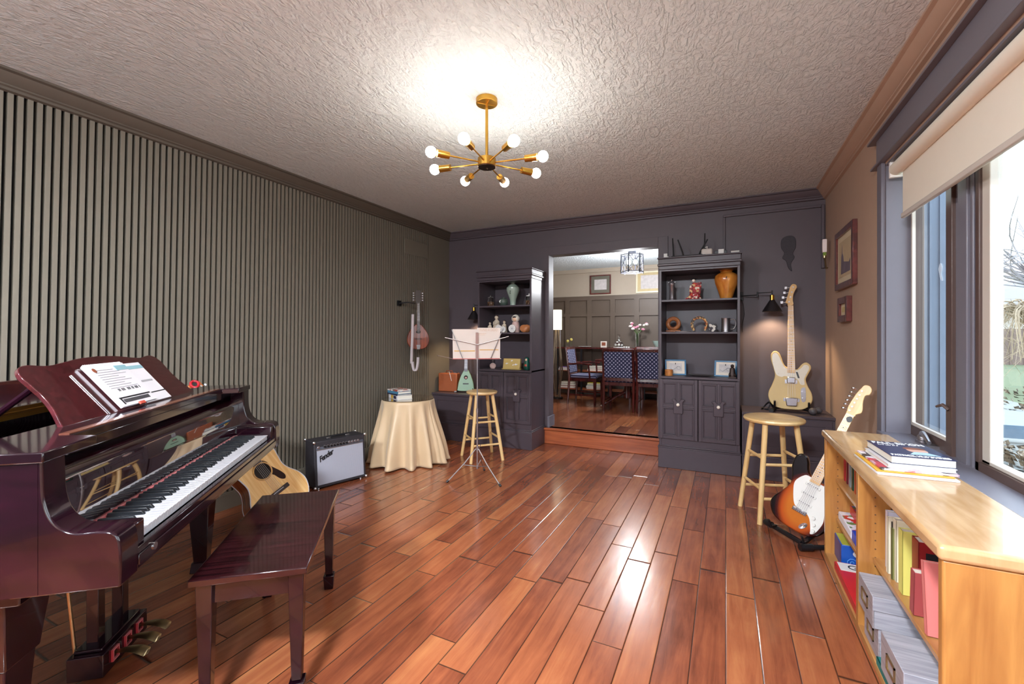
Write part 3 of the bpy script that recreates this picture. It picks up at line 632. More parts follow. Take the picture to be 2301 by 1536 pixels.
def astand(name, label, M, arms=True):
    t = thing(name, label, 'stand', M=M)
    for s in (-1, 1):
        MB().tube([(s*.03, .10, .03), (s*.13, .02, .02), (s*.15, -.06, .01)], .011).build('leg', m_black, t)
        MB().cyl((s*.15, -.055, .012), (s*.16, -.10, .012), .019).build('foot', m_black, t)
        MB().tube([(s*.12, .05, .03), (s*.135, .02, .05), (s*.13, -.045, .055), (s*.13, -.065, .10)], .009).build('cradle_arm', m_black, t)
    MB().tube([(0, .11, .02), (0, .12, .25)], .012).build('upright', m_black, t); return t
q = astand('guitar_stand', 'black folding guitar stand under the cream bass on the bench', gframe((.535, 4.70, .6), (.87, -.49, 0), (0, 0, 1)))
# tumbled black strap beside the bass
b = MB(); b.grid(lambda u, v: (.30+.12*u+.0*v, 4.72+.03*math.sin(u*9)+.05*v, .605+.10*math.sin(math.pi*u)**2*(.4+.6*u)+.01*math.sin(v*5)), 18, 6)
b.grid(lambda u, v: (.33+.09*u, 4.735+.05*v+.02*u, .60+.006+.24*max(0, u-.3)), 12, 4)
o = b.build('guitar_strap', m_black); sm = o.modifiers.new('s', 'SOLIDIFY'); sm.thickness = .006; tag(o, 'crumpled black guitar strap heaped beside the cream bass', 'strap')
for i, (x, y, lab) in enumerate([(.685, 4.60, 'dark grey egg shaker on the bench, nearer of two'), (.735, 4.68, 'dark grey egg shaker on the bench, further of two')]):
    tag(MB().ball((x, y, .632), .032, 18, (1, 1, .95)).build('egg_shaker', mat('dark_grey_rubber', '#4a464a', .5)), lab, 'shaker', 'egg shakers by the bass')
# --- sunburst guitar on a floor stand
gM = gframe((.372, 3.265, .075), (.61, -.72, -.34), (.352, -.08, .92))
t = thing('electric_guitar', 'sunburst electric guitar with white pickguard leaning on a floor stand', 'guitar', M=gM)
sb = spline([(0, 0), (.07, .004), (.125, .035), (.153, .09), (.150, .15), (.122, .21), (.108, .255), (.118, .30), (.142, .345), (.148, .385), (.125, .41), (.095, .40), (.065, .36), (.035, .345), (-.03, .355), (-.058, .385), (-.075, .425), (-.10, .455), (-.135, .455), (-.155, .42), (-.15, .36), (-.125, .30), (-.115, .25), (-.135, .19), (-.162, .13), (-.165, .08), (-.13, .025), (-.07, .002)], 5)
MB().prism(sb, 0, .044, 'xz').build('body', sunburst(), t, bevel=.010, seg=3)
pg = spline([(-.045, .15), (-.08, .22), (-.095, .28), (-.07, .335), (-.04, .35), (.04, .335), (.07, .35), (.10, .385), (.128, .39), (.132, .36), (.10, .30), (.095, .25), (.11, .19), (.125, .13), (.115, .06), (.095, .035), (.085, .06), (.06, .11), (.03, .135), (-.01, .14)], 4)
MB().prism(pg, -.0025, .001, 'xz').build('pickguard', m_wpg, t)
for k, z in enumerate((.185, .245, .305)):
    q = MB().box(-.042, .042, -.009, -.002, z-.009, z+.009); q = q.build('pickup', m_wpg, t, bevel=.004); bb = MB()
    for j in range(6): x = -.028+j*.011; bb.cyl((x, -.008, z), (x, -.0105, z), .0028, n=8)
    bb.build('pole_pieces', m_black, q)
MB().box(-.045, .035, -.012, -.001, .115, .14).box(-.043, .033, -.016, -.01, .118, .135).build('bridge', m_chrome, t, bevel=.002)
for x, z in ((.075, .13), (.09, .095), (.10, .06)): MB().cyl((x, -.002, z), (x, -.018, z), .011, .009).build('knob', m_wpg, t)
q = MB(); q.T = Matrix.Translation((.045, 0, .055)) @ Matrix.Rotation(R(90), 4, 'X') @ Matrix.Rotation(R(60), 4, 'Z'); q.lathe([(.001, 0), (.028, 0), (.028, .004), (.014, .003), (.001, .0)], n=24, sy=.5); q.build('jack_plate', m_chrome, t)
neck(t, .325, .80, .056, .042, -.009, m_nmap, m_nmap, .648, 21)
hd = spline([(-.021, 0), (-.026, .02), (-.03, .05), (-.024, .13), (-.014, .175), (-.005, .2), (.02, .205), (.038, .185), (.038, .155), (.022, .14), (.026, .10), (.04, .06), (.042, .035), (.024, .015), (.021, 0)], 4)
MB().prism([(x, z+.80) for x, z in hd], 0, .015, 'xz').build('headstock', m_nmap, t, bevel=.003)
MB().box(-.021, .021, -.014, -.005, .797, .802).build('nut', m_ivory, t)
for k in range(6):
    z = .825+k*.027; q = MB().cyl((-.012+k*.002, -.012, z), (-.012+k*.002, 0, z), .005, n=10).cyl((-.026, .008, z), (-.045, .008, z), .004, n=8).build('tuning_machine', m_chrome, t); MB().ball((-.05, .008, z), .008, 10, (1, .6, 1)).build('tuning_key', m_chrome, q)
strings(t, 6, .12, .80, .052, .035, -.016)
MB().prism(spline([(-.006, .0), (.010, .012), (.006, .034), (-.008, .036), (-.02, .02)], 4), -.004, 0, 'xz').build('tmp2', m_black); o = bpy.data.objects['tmp2']; o.matrix_world = gM @ Matrix.Translation((.012, -.017, .755)); o.name = 'guitar_pick'; tag(o, 'black pick tucked under the strings of the sunburst guitar near the nut', 'pick')
t = thing('guitar_stand', 'black A-frame floor guitar stand holding the sunburst guitar', 'stand', (.40, 3.24, 0))
MB().tube([(-.135, .17, .03), (.02, -.06, .03)], .016).cyl((-.155, .20, .03), (-.125, .155, .03), .021).build('leg', m_black, t)
MB().tube([(.03, -.10, .025), (.30, .02, .025)], .014).cyl((.03-.03, -.115, .025), (.065, -.085, .025), .021).build('leg', m_black, t)
MB().tube([(.02, -.06, .03), (.10, .06, .05), (.20, .16, .30)], .015).build('upright', m_black, t)
MB().tube([(-.10, .12, .045), (-.135, .07, .05), (-.15, .05, .10)], .007).tube([(.05, -.05, .045), (.02, -.10, .05), (.01, -.115, .09)], .007).build('cradle_arm', m_black, t)
# --- acoustic guitar behind the piano
hole = Vector((-2.69, 1.87, .43)); ax = xdz((-.54, .02, .84)).normalized(); ww = xdz((.58, .71, .39)).normalized()
aM = gframe(tuple(hole-ax*.335), (.36, .87, .34), (-.52, .03, .85))
t = thing('acoustic_guitar', 'blonde acoustic guitar leaning between the piano and the amplifier', 'guitar', M=aM)
ab = spline([(0, 0), (.09, .006), (.16, .045), (.195, .12), (.185, .19), (.15, .25), (.132, .30), (.138, .36), (.145, .41), (.125, .46), (.08, .49), (0, .497), (-.08, .49), (-.125, .46), (-.145, .41), (-.138, .36), (-.132, .30), (-.15, .25), (-.185, .19), (-.195, .12), (-.16, .045), (-.09, .006)], 5)
m_spruce = wood('spruce_top', '#e0ad6c', '#efc789', .25, .6, scale=(60, 10, 3), bump=0)
m_side = wood('brown_guitar_side', '#74371b', '#a05a2c', .22, .6, scale=(8, 60, 8), bump=0)
MB().prism(ab, .004, .125, 'xz').build('body_side', m_side, t); MB().prism(ab, 0, .004, 'xz').build('soundboard', m_spruce, t)
b = MB(); b.tube([(x, .002, z) for x, z in ab], .0035, 6, closed=True).tube([(x, .112, z) for x, z in ab], .0035, 6, closed=True); b.build('binding', m_ivory, t)
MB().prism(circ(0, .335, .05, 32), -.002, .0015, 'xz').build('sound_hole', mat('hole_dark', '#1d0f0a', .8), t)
b = MB(); b.tube([(x, -.001, z) for x, z in circ(0, .335, .057, 36)], .005, 6, closed=True); b.build('rosette', wood('rosette_brown', '#b98850', '#d3a565', .4), t)
MB().prism(spline([(.03, .39), (.055, .37), (.062, .33), (.09, .27), (.10, .23), (.085, .21), (.06, .23), (.045, .27), (.035, .29)], 4), -.002, .001, 'xz').build('pickguard', mat('tortoise_black', '#2a1614', .2), t)
b = MB(); b.box(-.08, .08, -.009, 0, .155, .182); q = b.build('bridge', mat('rosewood', '#2c1a16', .4), t, bevel=.004); MB().box(-.038, .038, -.012, -.009, .17, .174).build('saddle', m_ivory, q)
m_rose = mat('rosewood', '#2c1a16', .4)
neck(t, .39, .85, .056, .044, -.008, m_side, m_rose, .645, 20, False)
b = MB(); b.prism(spline([(-.024, .85), (-.03, .88), (-.038, .95), (-.038, 1.03), (-.02, 1.04), (0, 1.045), (.02, 1.04), (.038, 1.03), (.038, .95), (.03, .88), (.024, .85)], 3), 0, .014, 'xz'); b.build('headstock', wood('orange_headstock', '#9c4a1d', '#c06a2c', .25, .5, scale=(20, 20, 3)), t, bevel=.003)
for s in (-1, 1):
    for k in range(3):
        z = .91+k*.045; q = MB().cyl((s*.022, -.008, z), (s*.022, .0, z), .005, n=8).cyl((s*.034, .008, z), (s*.05, .008, z), .003, n=8).build('tuning_machine', m_chrome, t); MB().ball((s*.056, .008, z), .008, 10, (1, .6, 1.1)).build('tuning_key', m_ivory, q)
strings(t, 6, .17, .85, .055, .038, -.014)
t2 = thing('clip_on_tuner', 'red round clip-on tuner on the headstock behind the piano', 'tuner', M=aM @ Matrix.Translation((-.008, -.006, 1.025)))
MB().tube([(.022*math.cos(a*.524), -.012, .022*math.sin(a*.524)) for a in range(12)], .008, 8, closed=True).build('housing', mat('red_gloss_plastic', '#a81f2a', .2, coat=.5), t2); MB().cyl((0, -.012, 0), (0, -.006, 0), .018).build('screen', m_black, t2); MB().box(-.01, .01, -.004, .03, -.03, -.02).build('clip', m_black, t2)
b = MB(); m0 = aM
b.T = aM; b.grid(lambda u, v: (-.04+.05*v+.07*u, -.022-.04*math.sin(math.pi*u), .395+.17*u), 14, 3)
o = b.build('guitar_strap', mat('grey_webbing', '#6d6a72', .8)); sm = o.modifiers.new('s', 'SOLIDIFY'); sm.thickness = .003
tag(o, 'grey webbing strap draped over the acoustic guitar body beside the piano', 'strap')
t = thing('guitar_stand', 'black guitar stand under the acoustic guitar behind the piano bench', 'stand', M=gframe(tuple(hole-ax*.335+Vector((.03, .02, -hole.z+ax.z*.335))), (.6, .7, 0), (0, 0, 1)))
for s in (-1, 1): MB().tube([(s*.05, .14, .03), (s*.14, .02, .012), (s*.16, -.12, .012)], .011).build('leg', m_black, t)
MB().tube([(0, .14, .03), (0, .17, .35)], .012).build('upright', m_black, t)
# ---------------------------------------------------------------- stools
def stool(label, cx, cy, rz, H, rs, half):
    t = thing('bar_stool', label, 'stool', (cx, cy, 0), rz, 'pale round wooden stools')
    MB().lathe([(.001, H-.034), (rs*.86, H-.034), (rs*.97, H-.026), (rs, H-.015), (rs*.985, H-.004), (rs*.93, H), (rs*.5, H-.004), (.001, H-.005)], n=40).build('seat', m_maple, t)
    tops = [(s1*rs*.52, s2*rs*.52) for s1, s2 in ((-1, -1), (1, -1), (1, 1), (-1, 1))]; bots = [(s1*half, s2*half) for s1, s2 in ((-1, -1), (1, -1), (1, 1), (-1, 1))]
    for (a, c), (d, e) in zip(tops, bots): MB().cyl((d, e, 0), (a, c, H-.03), .0165, .0185).build('leg', m_maple, t)
    def at(i, z): f = z/(H-.03); return (bots[i][0]+(tops[i][0]-bots[i][0])*f, bots[i][1]+(tops[i][1]-bots[i][1])*f, z)
    for i in range(4):
        for z in ((.44, .23) if i % 2 else (.40, .17)):
            MB().cyl(at(i, z), at((i+1) % 4, z), .0105).build('stretcher', m_maple, t)
    return t
stool('pale wooden stool behind the music stand in front of the left bookcase', -2.32, 4.03, R(45+3), .71, .165, .172)
stool('pale wooden stool beside the oak bookcase in front of the cream bass', .31, 3.66, R(19.5), .71, .195, .166)
# ---------------------------------------------------------------- music stand with booklet
ms = thing('music_stand', 'folding chrome wire music stand in front of the left stool', 'stand', (-2.005, 3.40, 0))
MB().cyl((0, 0, .10), (0, 0, .62), .008).cyl((0, 0, .60), (.0, 0, .95), .0055).cyl((0, 0, .93), (0, 0, 1.14), .004).build('pole', m_steel, ms)
MB().cyl((0, 0, .605), (0, 0, .64), .011).cyl((0, 0, .26), (0, 0, .30), .013).cyl((0, 0, .10), (0, 0, .13), .011).tube([(.01, 0, .28), (.03, -.01, .30), (.04, -.01, .32)], .004).build('collar', m_steel, ms)
for fx, fy in ((-.195, -.18), (.265, -.07), (-.07, .248)):
    q = MB().tube([(fx*.05, fy*.05, .28), (fx*.45, fy*.45, .155), (fx, fy, .012)], .0055).cyl((0, 0, .12), (fx*.48, fy*.48, .145), .004).build('leg', m_steel, ms)
    MB().cyl((fx*.97, fy*.97, .02), (fx*1.04, fy*1.04, .006), .010).build('rubber_foot', m_black, q)
Rc = Matrix.Rotation(YAW+R(4), 4, 'Z'); Tm = Matrix.Translation((-2.005, 3.40, 1.09)) @ Rc @ Matrix.Rotation(R(10), 4, 'X')
DKM = Matrix.Translation((0, 0, 1.09)) @ Rc @ Matrix.Rotation(R(10), 4, 'X')
def bar(b, p, q, w=.006): b.tube([p, q], w*.6, 6)
b = MB(); b.T = DKM; b.box(-.014, .010, -.004, .002, -.01, .235); b.build('desk_spine', m_steel, ms)
b = MB(); b.T = DKM
bar(b, (0, -.006, .125), (-.285, -.006, .19)); bar(b, (0, -.006, .125), (.28, -.006, .20)); b.build('cross_arm', m_steel, ms)
b = MB(); b.T = DKM; bar(b, (-.225, -.003, .262), (-.13, -.003, 0)); bar(b, (.225, -.003, .26), (.12, -.003, 0)); b.build('support_arm', m_steel, ms)
b = MB(); b.T = DKM; bar(b, (-.215, .03, -.012), (.215, .03, -.012)); bar(b, (-.215, .03, -.012), (-.345, -.10, .05), .005); b.build('page_rest', m_steel, ms)
t = thing('song_booklet', 'open cream songbook with tan lettering resting on the music stand', 'book', M=Tm)
MB().box(-.218, -.002, .008, .016, -.004, .262).box(-.002, .205, .008, .016, -.002, .275).build('cover', mat('cream_paper', '#cfc2b9', .6, var=.02), t)
b = MB().box(-.218, .205, .0165, .019, -.006, -.001).box(-.22, .2, .005, .009, -.010, -.003); b.build('red_edge', mat('dull_red', '#b0605c', .6), t)
m_gold = mat('print_gold', '#c69a4f', .6); m_ptan = mat('print_tan', '#c4a48c', .6)
b = MB().box(-.205, -.02, .0065, .008, .062, .070).box(.02, .19, .0065, .008, .072, .079); b.build('gold_band', m_gold, t)
FX = Matrix.Rotation(R(90), 4, 'X')
text('title_lettering', 'TUNIS A DIDO', .034, m_ptan, Matrix.Translation((.10, .0075, .256)) @ FX, t, sx=.72)
b = MB()
for k in range(2): b.box(.015, .08-.012*k, .0065, .008, .222-.012*k, .225-.012*k)
b.build('text_line', m_ptan, t)
# ---------------------------------------------------------------- amplifier
AW = Vector((-2.94+3.07, 3.0-2.56, 0)); aw = AW.length; ang = math.atan2(AW.y, AW.x)
A = thing('guitar_amplifier', 'black guitar combo amplifier with silver grille cloth by the slatted wall', 'amplifier', (-3.07, 2.56, 0), ang)
H = .40; D_ = .20; LE = .04
m_tolex = mat('black_tolex', '#241f24', .65, var=.2, vscale=200, bump=.5, bscale=400); m_grille = weave('silver_grille_cloth', '#a9a9b4', '#6f7380', 130, .6)
MB().prism([(LE*.0, .015), (.028, H), (D_, H), (D_, .015)], 0, aw, 'yz').build('cabinet', m_tolex, A, bevel=.006)
def af(z): return .0+ .028*(z-.015)/(H-.015)
b = MB(); b.prism([(af(.04)-.004, .04), (af(.325)-.004, .325), (af(.325)+.004, .325), (af(.04)+.004, .04)], .022, aw-.022, 'yz'); b.build('grille_cloth', m_grille, A)
b = MB(); b.prism([(af(.332)-.003, .332), (af(.372)+.003, .372), (af(.372)+.02, .372), (af(.332)+.01, .332)], .018, aw-.018, 'yz'); b.build('control_panel', mat('panel_slate', '#45454f', .3), A)
MB().prism([(af(.326)-.005, .325), (af(.331)-.005, .331), (af(.331)+.004, .331), (af(.325)+.004, .325)], .02, aw-.02, 'yz').build('silver_trim', m_steel, A)
for k in range(14):
    x = .035+k*.0275
    if k in (1,): continue
    big = 2 <= k <= 9
    q = MB().cyl((x, af(.352)-.001, .352), (x, af(.352)-.017, .349), .0085 if big else .006, n=14).build('knob', m_black if big else m_steel, A); MB().cyl((x, af(.352), .352), (x, af(.352)-.004, .352), .0115, n=14).build('knob_skirt', m_steel, q)
text('brand_badge', 'Fender', .062, m_black, Matrix.Translation((.095, af(.27)-.006, .272)) @ Matrix.Rotation(R(90)-.07, 4, 'X') @ Matrix.Rotation(R(24), 4, 'Z'), A, shear=.45, offset=.0016, extrude=.0015, space=.86, sx=.85)
b = MB().box(.13, .165, .07, .10, H, H+.012).box(.30, .335, .07, .10, H, H+.012); b.build('handle_bracket', m_chrome, A, bevel=.003); MB().tube([(.14, .085, H+.012), (.23, .085, H+.018), (.325, .085, H+.012)], .007).build('handle', m_black, A)
for x in (0, aw):
    for y, z in ((0, .02), (D_, .02), (D_, H-.005), (.026, H-.005)): MB().ball((x, y, z), .014, 10).build('corner_protector', m_chrome, A)
    for y in (.03, D_-.03): MB().cyl((abs(x-.04), y, 0), (abs(x-.04), y, .016), .012).build('foot', m_chrome, A)
# ---------------------------------------------------------------- round table with satin cloth
TX, TY, TZ = -2.965, 3.62, .637
t = thing('round_side_table', 'small round table hidden under the gold satin cloth', 'table', (TX, TY, 0))
MB().cyl((0, 0, TZ-.03), (0, 0, TZ-.004), .258, n=48).build('tabletop', m_oak, t)
for a in (0, 2.09, 4.19): MB().cyl((.2*math.cos(a), .2*math.sin(a), 0), (.15*math.cos(a), .15*math.sin(a), TZ-.03), .018).build('leg', m_oak, t)
def cloth(u, v):
    a = 2*math.pi*u; f = (.5+.5*math.sin(13*a+1.1*math.sin(2*a)+.5))**1.5; f2 = .5+.5*math.sin(4*a+1.2)
    if v < .3: r = .265*(v/.3); return (TX+r*math.cos(a), TY+r*math.sin(a), TZ)
    w = (v-.3)/.7; s = w*w*(3-2*w); e = .055+.05*f2
    r = .265+.006*math.sin(w*3.1)+ (e*s+.01*w) + (f-.42)*.12*w
    r *= 1-.02*(1-w)*0
    if w > .93: r += .012*(w-.93)/.07
    xx = TX+r*math.cos(a); xx = max(xx, -3.338)
    return (xx, TY+r*math.sin(a), TZ-.002-(TZ-.008-.012*f2)*w)
b = MB(); b.grid(cloth, 216, 48); o = b.build('tablecloth', m_satin, angle=180); sm = o.modifiers.new('s', 'SOLIDIFY'); sm.thickness = .003
tag(o, 'gold satin tablecloth draped to the floor over the small round table', 'tablecloth')
tag(MB().cyl((TX, TY, TZ+.003), (TX, TY, TZ+.009), .262, n=64).build('glass_tabletop', mat('smoked_table_glass', '#5b4c3a', .05, var=.05, coat=1)), 'round glass table protector on the gold satin cloth', 'tabletop')
def book(name, label, M, w, d, h, mc, cat='book', group=None, spine=True):
    t = thing(name, label, cat, M=M, group=group)
    MB().box(0, w, 0, d, 0, .003).box(0, w, 0, d, h-.003, h).box(0, .004, 0, d, 0, h).build('cover', mc, t, bevel=.001)
    MB().box(.004, w-.004, .003, d-.003, .003, h-.003).build('pages', m_pages, t); return t
# spine towards camera: local x into depth
def bm(x, y, z, rz): return Matrix.Translation((x, y, z)) @ Matrix.Rotation(rz, 4, 'Z')
zz = TZ+.0095
m_wc = mat('white_book_cover', '#e4e0e2', .3, var=.02); m_bluec = mat('blue_book_cover', '#4a7f9c', .35, var=.15); m_yel = mat('ochre_cover', '#c59a34', .35); m_nv = mat('navy_cover', '#272a4d', .3, var=.1)
for i, (h, w, d, dx, dy, mc, lab) in enumerate([(.042, .16, .235, 0, 0, m_wc, 'thick white book at the bottom of the stack on the round table'), (.012, .155, .24, .0, -.003, m_nv, 'thin dark book second from the bottom on the round table'),
        (.026, .15, .225, .004, .004, m_bluec, 'white and blue book third from the bottom on the round table'), (.014, .15, .21, 0, .01, patches('floral_cover', ['#e8e2df', '#b5493a', '#d8cfc8', '#8d6a5a'], 30, .4), 'thin book with a red flowered cover on top of the round table stack')]):
    rz = R(62+i*3); M = bm(-2.955+dx, 3.44+dy, zz, rz-R(0)); q = book('stacked_book', lab, M, w, d, h, mc, group='stack of books on the round table'); zz += h+.0008
    if i == 0:
        MB().box(-.001, 0, .03, .10, .006, h-.006).build('spine_label', m_nv, q); MB().box(-.001, 0, .11, .17, .004, h-.004).build('spine_band', m_yel, q)

# ---------------------------------------------------------------- built-in bookcases and benches
def door(c, x0, x1, z0, z1, y, knob=True):
    d = MB().box(x0, x1, y, y+.018, z0, z1); fw = .03; mid = .022; zm = z0+(z1-z0)*.55; xm = (x0+x1)/2
    d.box(x0, x0+fw, y-.016, y, z0, z1).box(x1-fw, x1, y-.016, y, z0, z1).box(x0+fw, x1-fw, y-.016, y, z0, z0+fw).box(x0+fw, x1-fw, y-.016, y, z1-fw, z1)
    d.box(xm-mid/2, xm+mid/2, y-.016, y, z0+fw, z1-fw).box(x0+fw, x1-fw, y-.016, y, zm-mid/2, zm+mid/2)
    for xa, xb in ((x0+fw, xm-mid/2), (xm+mid/2, x1-fw)):
        for za, zb in ((z0+fw, zm-mid/2), (zm+mid/2, z1-fw)): d.ring(xa, xb, za, zb, .012, y-.021, y-.002); d.ring(xa+.012, xb-.012, za+.012, zb-.012, .008, y-.011, y)
    o = d.build('door', m_cab, c, bevel=.0022)
    p = [(-.042, -.068), (.042, -.068), (.042, .045), (.062, .068), (.03, .075), (.012, .048), (-.012, .048), (-.03, .075), (-.062, .068), (-.042, .045)]
    MB().prism([(xm+a, zm+e) for a, e in p], y-.033, y-.012, 'xz').build('plaque', m_cab, o, bevel=.004)
    q = MB().ball((xm, y-.047, zm+.022), .0165, 12).cyl((xm, y-.033, zm+.022), (xm, y-.043, zm+.022), .006); q.build('knob', mat('pearl_knob', '#e8dccf', .2, .0), o)
def bookcase(label, x0, x1):
    c = thing('built_in_bookcase', label, 'bookcase', ((x0+x1)/2, 4.94, 0)); X0, X1 = x0-(x0+x1)/2, x1-(x0+x1)/2; yf, yb = 4.53-4.94, 0
    MB().box(X0, X0+.022, yf, yb, .22, 1.94).box(X1-.022, X1, yf, yb, .22, 1.94).box(X0+.022, X1-.022, -.012, yb, .22, 1.93).box(X0+.022, X1-.022, yf, yb, 1.922, 1.938).box(X0+.022, X1-.022, yf+.004, -.012, .22, .285).box(X0+.02, X1-.02, yf+.02, yb, .27, .285).build('carcass', m_cab, c, bevel=.0015)
    MB().box(X0-.008, X1+.008, yf-.010, yb, 0, .195).box(X0-.012, X1+.012, yf-.016, yb, .195, .208).box(X0-.006, X1+.006, yf-.008, yb, .208, .222).build('plinth', m_cab, c, bevel=.004)
    MB().box(X0-.004, X1+.004, yf-.006, yb, 1.94, 1.975).box(X0-.014, X1+.014, yf-.02, yb, 1.975, 1.995).box(X0-.008, X1+.008, yf-.012, yb, 1.995, 2.045).box(X0-.016, X1+.016, yf-.022, yb, 2.045, 2.058).build('cornice', m_cab, c, bevel=.004)
    for z in (1.625, 1.31): MB().box(X0+.022, X1-.022, yf+.004, -.012, z, z+.018).build('shelf', m_cab, c, bevel=.0015)
    MB().box(X0, X1, yf-.004, yb, .872, .895).build('counter', m_cab, c, bevel=.003)
    door(c, X0+.006, -.003, .288, .868, yf-.001); door(c, .003, X1-.006, .288, .868, yf-.001)
    return c
bookcase('charcoal built-in bookcase left of the doorway with dolls and vases', -2.665, -1.965)
bookcase('charcoal built-in bookcase right of the doorway with the orange vase', -.592, .118)
def bench(label, x0, x1, zt):
    c = thing('built_in_bench', label, 'bench', (x0, 4.945, 0)); w = x1-x0; yf = 4.545-4.945
    MB().box(0, w, yf, 0, .21, zt-.025).ring(.02, w-.02, .25, zt-.04, .05, yf-.008, yf).build('box_front', m_cab, c, bevel=.002)
    MB().box(0, w, yf-.02, 0, zt-.025, zt).build('top', m_cab, c, bevel=.003)
    MB().box(0, w, yf-.018, 0, 0, .195).box(0, w, yf-.026, 0, .195, .21).build('plinth', m_cab, c, bevel=.003)
bench('charcoal built-in bench in the left corner under the green ukulele', -3.335, -2.68, .575)
bench('charcoal built-in bench in the right corner carrying the cream bass', .133, XR, .598)
# ---------------------------------------------------------------- wall lights
m_warm = (1, .72, .42)
def swinglamp(label, px, sx, zc, flip, wall_y=4.95):
    s = -1 if flip else 1; y = 4.80
    t = thing('swing_arm_lamp', label, 'lamp', (px, wall_y, zc))
    MB().box(-.012, .022, -.03, 0, -.045, .04).cyl((s*.0, -.03, 0), (s*.0, -.05, 0), .012).build('wall_plate', m_black, t, bevel=.003)
    MB().tube([(0, -.04, .0), (s*.14, -.11, 0)], .0045).cyl((s*.14, -.11, -.02), (s*.14, -.11, .03), .007).tube([(s*.14, -.11, .018), (sx-px, y-wall_y, .018)], .004).cyl((sx-px, y-wall_y, -.02), (sx-px, y-wall_y, .035), .006).build('arm', m_black, t)
    MB().cyl((sx-px, y-wall_y, -.055), (sx-px, y-wall_y, -.01), .019).build('socket', m_brass, t)
    b = MB(); b.lathe([(.02, -.055), (.085, -.165), (.083, -.165), (.018, -.057)], (sx-px, y-wall_y, 0), 32); o = b.build('shade', mat('black_shade_enamel', '#1d191c', .45), t)
    MB().ball((sx-px, y-wall_y, -.11), .022, 12).build('bulb', mat('warm_bulb_dim', '#fff0d8', .5, emit=m_warm, estr=12), t)
    MB().tube([(0, -.03, -.03), (.02, -.03, -.08), (.03, -.02, -.18), (.01, -.02, -.3), (.015, -.02, -.36)], .003).build('cord', m_black, t)
    l = bpy.data.lights.new('lamp_glow', 'SPOT'); l.energy = 9; l.color = m_warm; l.shadow_soft_size = .03; l.spot_size = R(120); l.spot_blend = .5
    lo = bpy.data.objects.new('lamp_glow', l); C.objects.link(lo); lo.location = (sx, y, zc-.135)
swinglamp('black cone swing-arm wall lamp with brass socket right of the right bookcase', .135, .393, 1.685, False)
swinglamp('black cone swing-arm wall lamp half hidden left of the left bookcase', -2.70, -2.88, 1.66, True)
t = thing('candle_sconce', 'small sconce with a white square candle beside the framed prints', 'sconce', (XR, 4.70, 1.93))
MB().tube([(0, .15, -.02), (-.015, .14, -.02), (-.05, 0, .05)], .006).cyl((-.05, 0, .05), (-.05, 0, .07), .014).build('arm', m_brassold, t)
MB().box(-.062, -.038, -.012, .012, .07, .10).build('green_cup', mat('green_glass', '#7d9440', .2), t); MB().box(-.066, -.034, -.016, .016, .10, .215).build('candle', mat('white_candle', '#f0e4e0', .5), t, bevel=.003)
# surface cable conduit
b = MB().box(-.025, -.004, 4.93, 4.95, 2.06, 2.49).box(-.025, .80, 4.93, 4.95, 2.49, 2.512).box(.80, .825, 4.925, 4.95, 1.92, 2.512)
tag(b.build('cable_conduit', m_dark, bevel=.004), 'painted cable raceway running under the crown and down the right corner', 'conduit')
p = spline([(0, .19), (.05, .17), (.06, .08), (.035, .02), (.05, -.02), (.02, -.08), (.03, -.15), (.0, -.12), (-.02, -.05), (-.05, -.02), (-.035, .03), (-.06, .08), (-.055, .16)], 4)
tag(MB().prism([(.54+a, 2.06+c) for a, c in p], 4.938, 4.949, 'xz').build('wall_ornament', mat('black_iron_relief', '#322c33', .6, bump=.8, bscale=60), bevel=.003), 'dark mask-like ornament high on the charcoal wall above the bass', 'ornament')
# ---------------------------------------------------------------- framed pictures (right wall)
def wframe(label, y0, y1, z0, z1, d, fw, mf, mm, art, wmat):
    t = thing('framed_picture', label, 'picture', (XR, (y0+y1)/2, (z0+z1)/2)); hy, hz = (y1-y0)/2, (z1-z0)/2
    MB().box(-d, 0, -hy, -hy+fw, -hz, hz).box(-d, 0, hy-fw, hy, -hz, hz).box(-d, 0, -hy+fw, hy-fw, -hz, -hz+fw).box(-d, 0, -hy+fw, hy-fw, hz-fw, hz).build('frame', mf, t, bevel=.003)
    MB().box(-d*.5, -.002, -hy+fw, hy-fw, -hz+fw, hz-fw).build('mount', mm, t); k = wmat
    q = MB().box(-d*.5-.001, -d*.5, -hy+k, hy-k, -hz+k, hz-k).build('print', art[0], t)
    if art[1]: MB().prism([(a*hy, c*hz) for a, c in art[1]], -d*.5-.002, -d*.5-.001, 'yz').build('printed_tower', art[2], q)
m_wfr = wood('red_brown_frame', '#4a1c1a', '#6d2f2a', .3, .5, scale=(20, 20, 20)); m_mnt = mat('cream_mount', '#d6c4a4', .8, var=.02)
wframe('tall framed print of a clock tower on the tan wall', 3.84, 4.41, 1.66, 2.12, .03, .045, m_wfr, m_mnt, (mat('print_sky', '#c3ac8a', .7, var=.1), [(.1, -.5), (.45, -.5), (.42, .1), (.36, .2), (.33, .5), (.29, .2), (.2, .1), (.15, -.1), (-.4, -.2), (-.55, -.1), (-.55, -.5)], mat('print_slate', '#6f6470', .7, var=.3)), .09)
wframe('small deep framed card below the clock tower print', 3.99, 4.29, 1.40, 1.59, .035, .05, m_wfr, m_mnt, (mat('aged_card', '#c9b27a', .7, var=.2), None, None), .075)
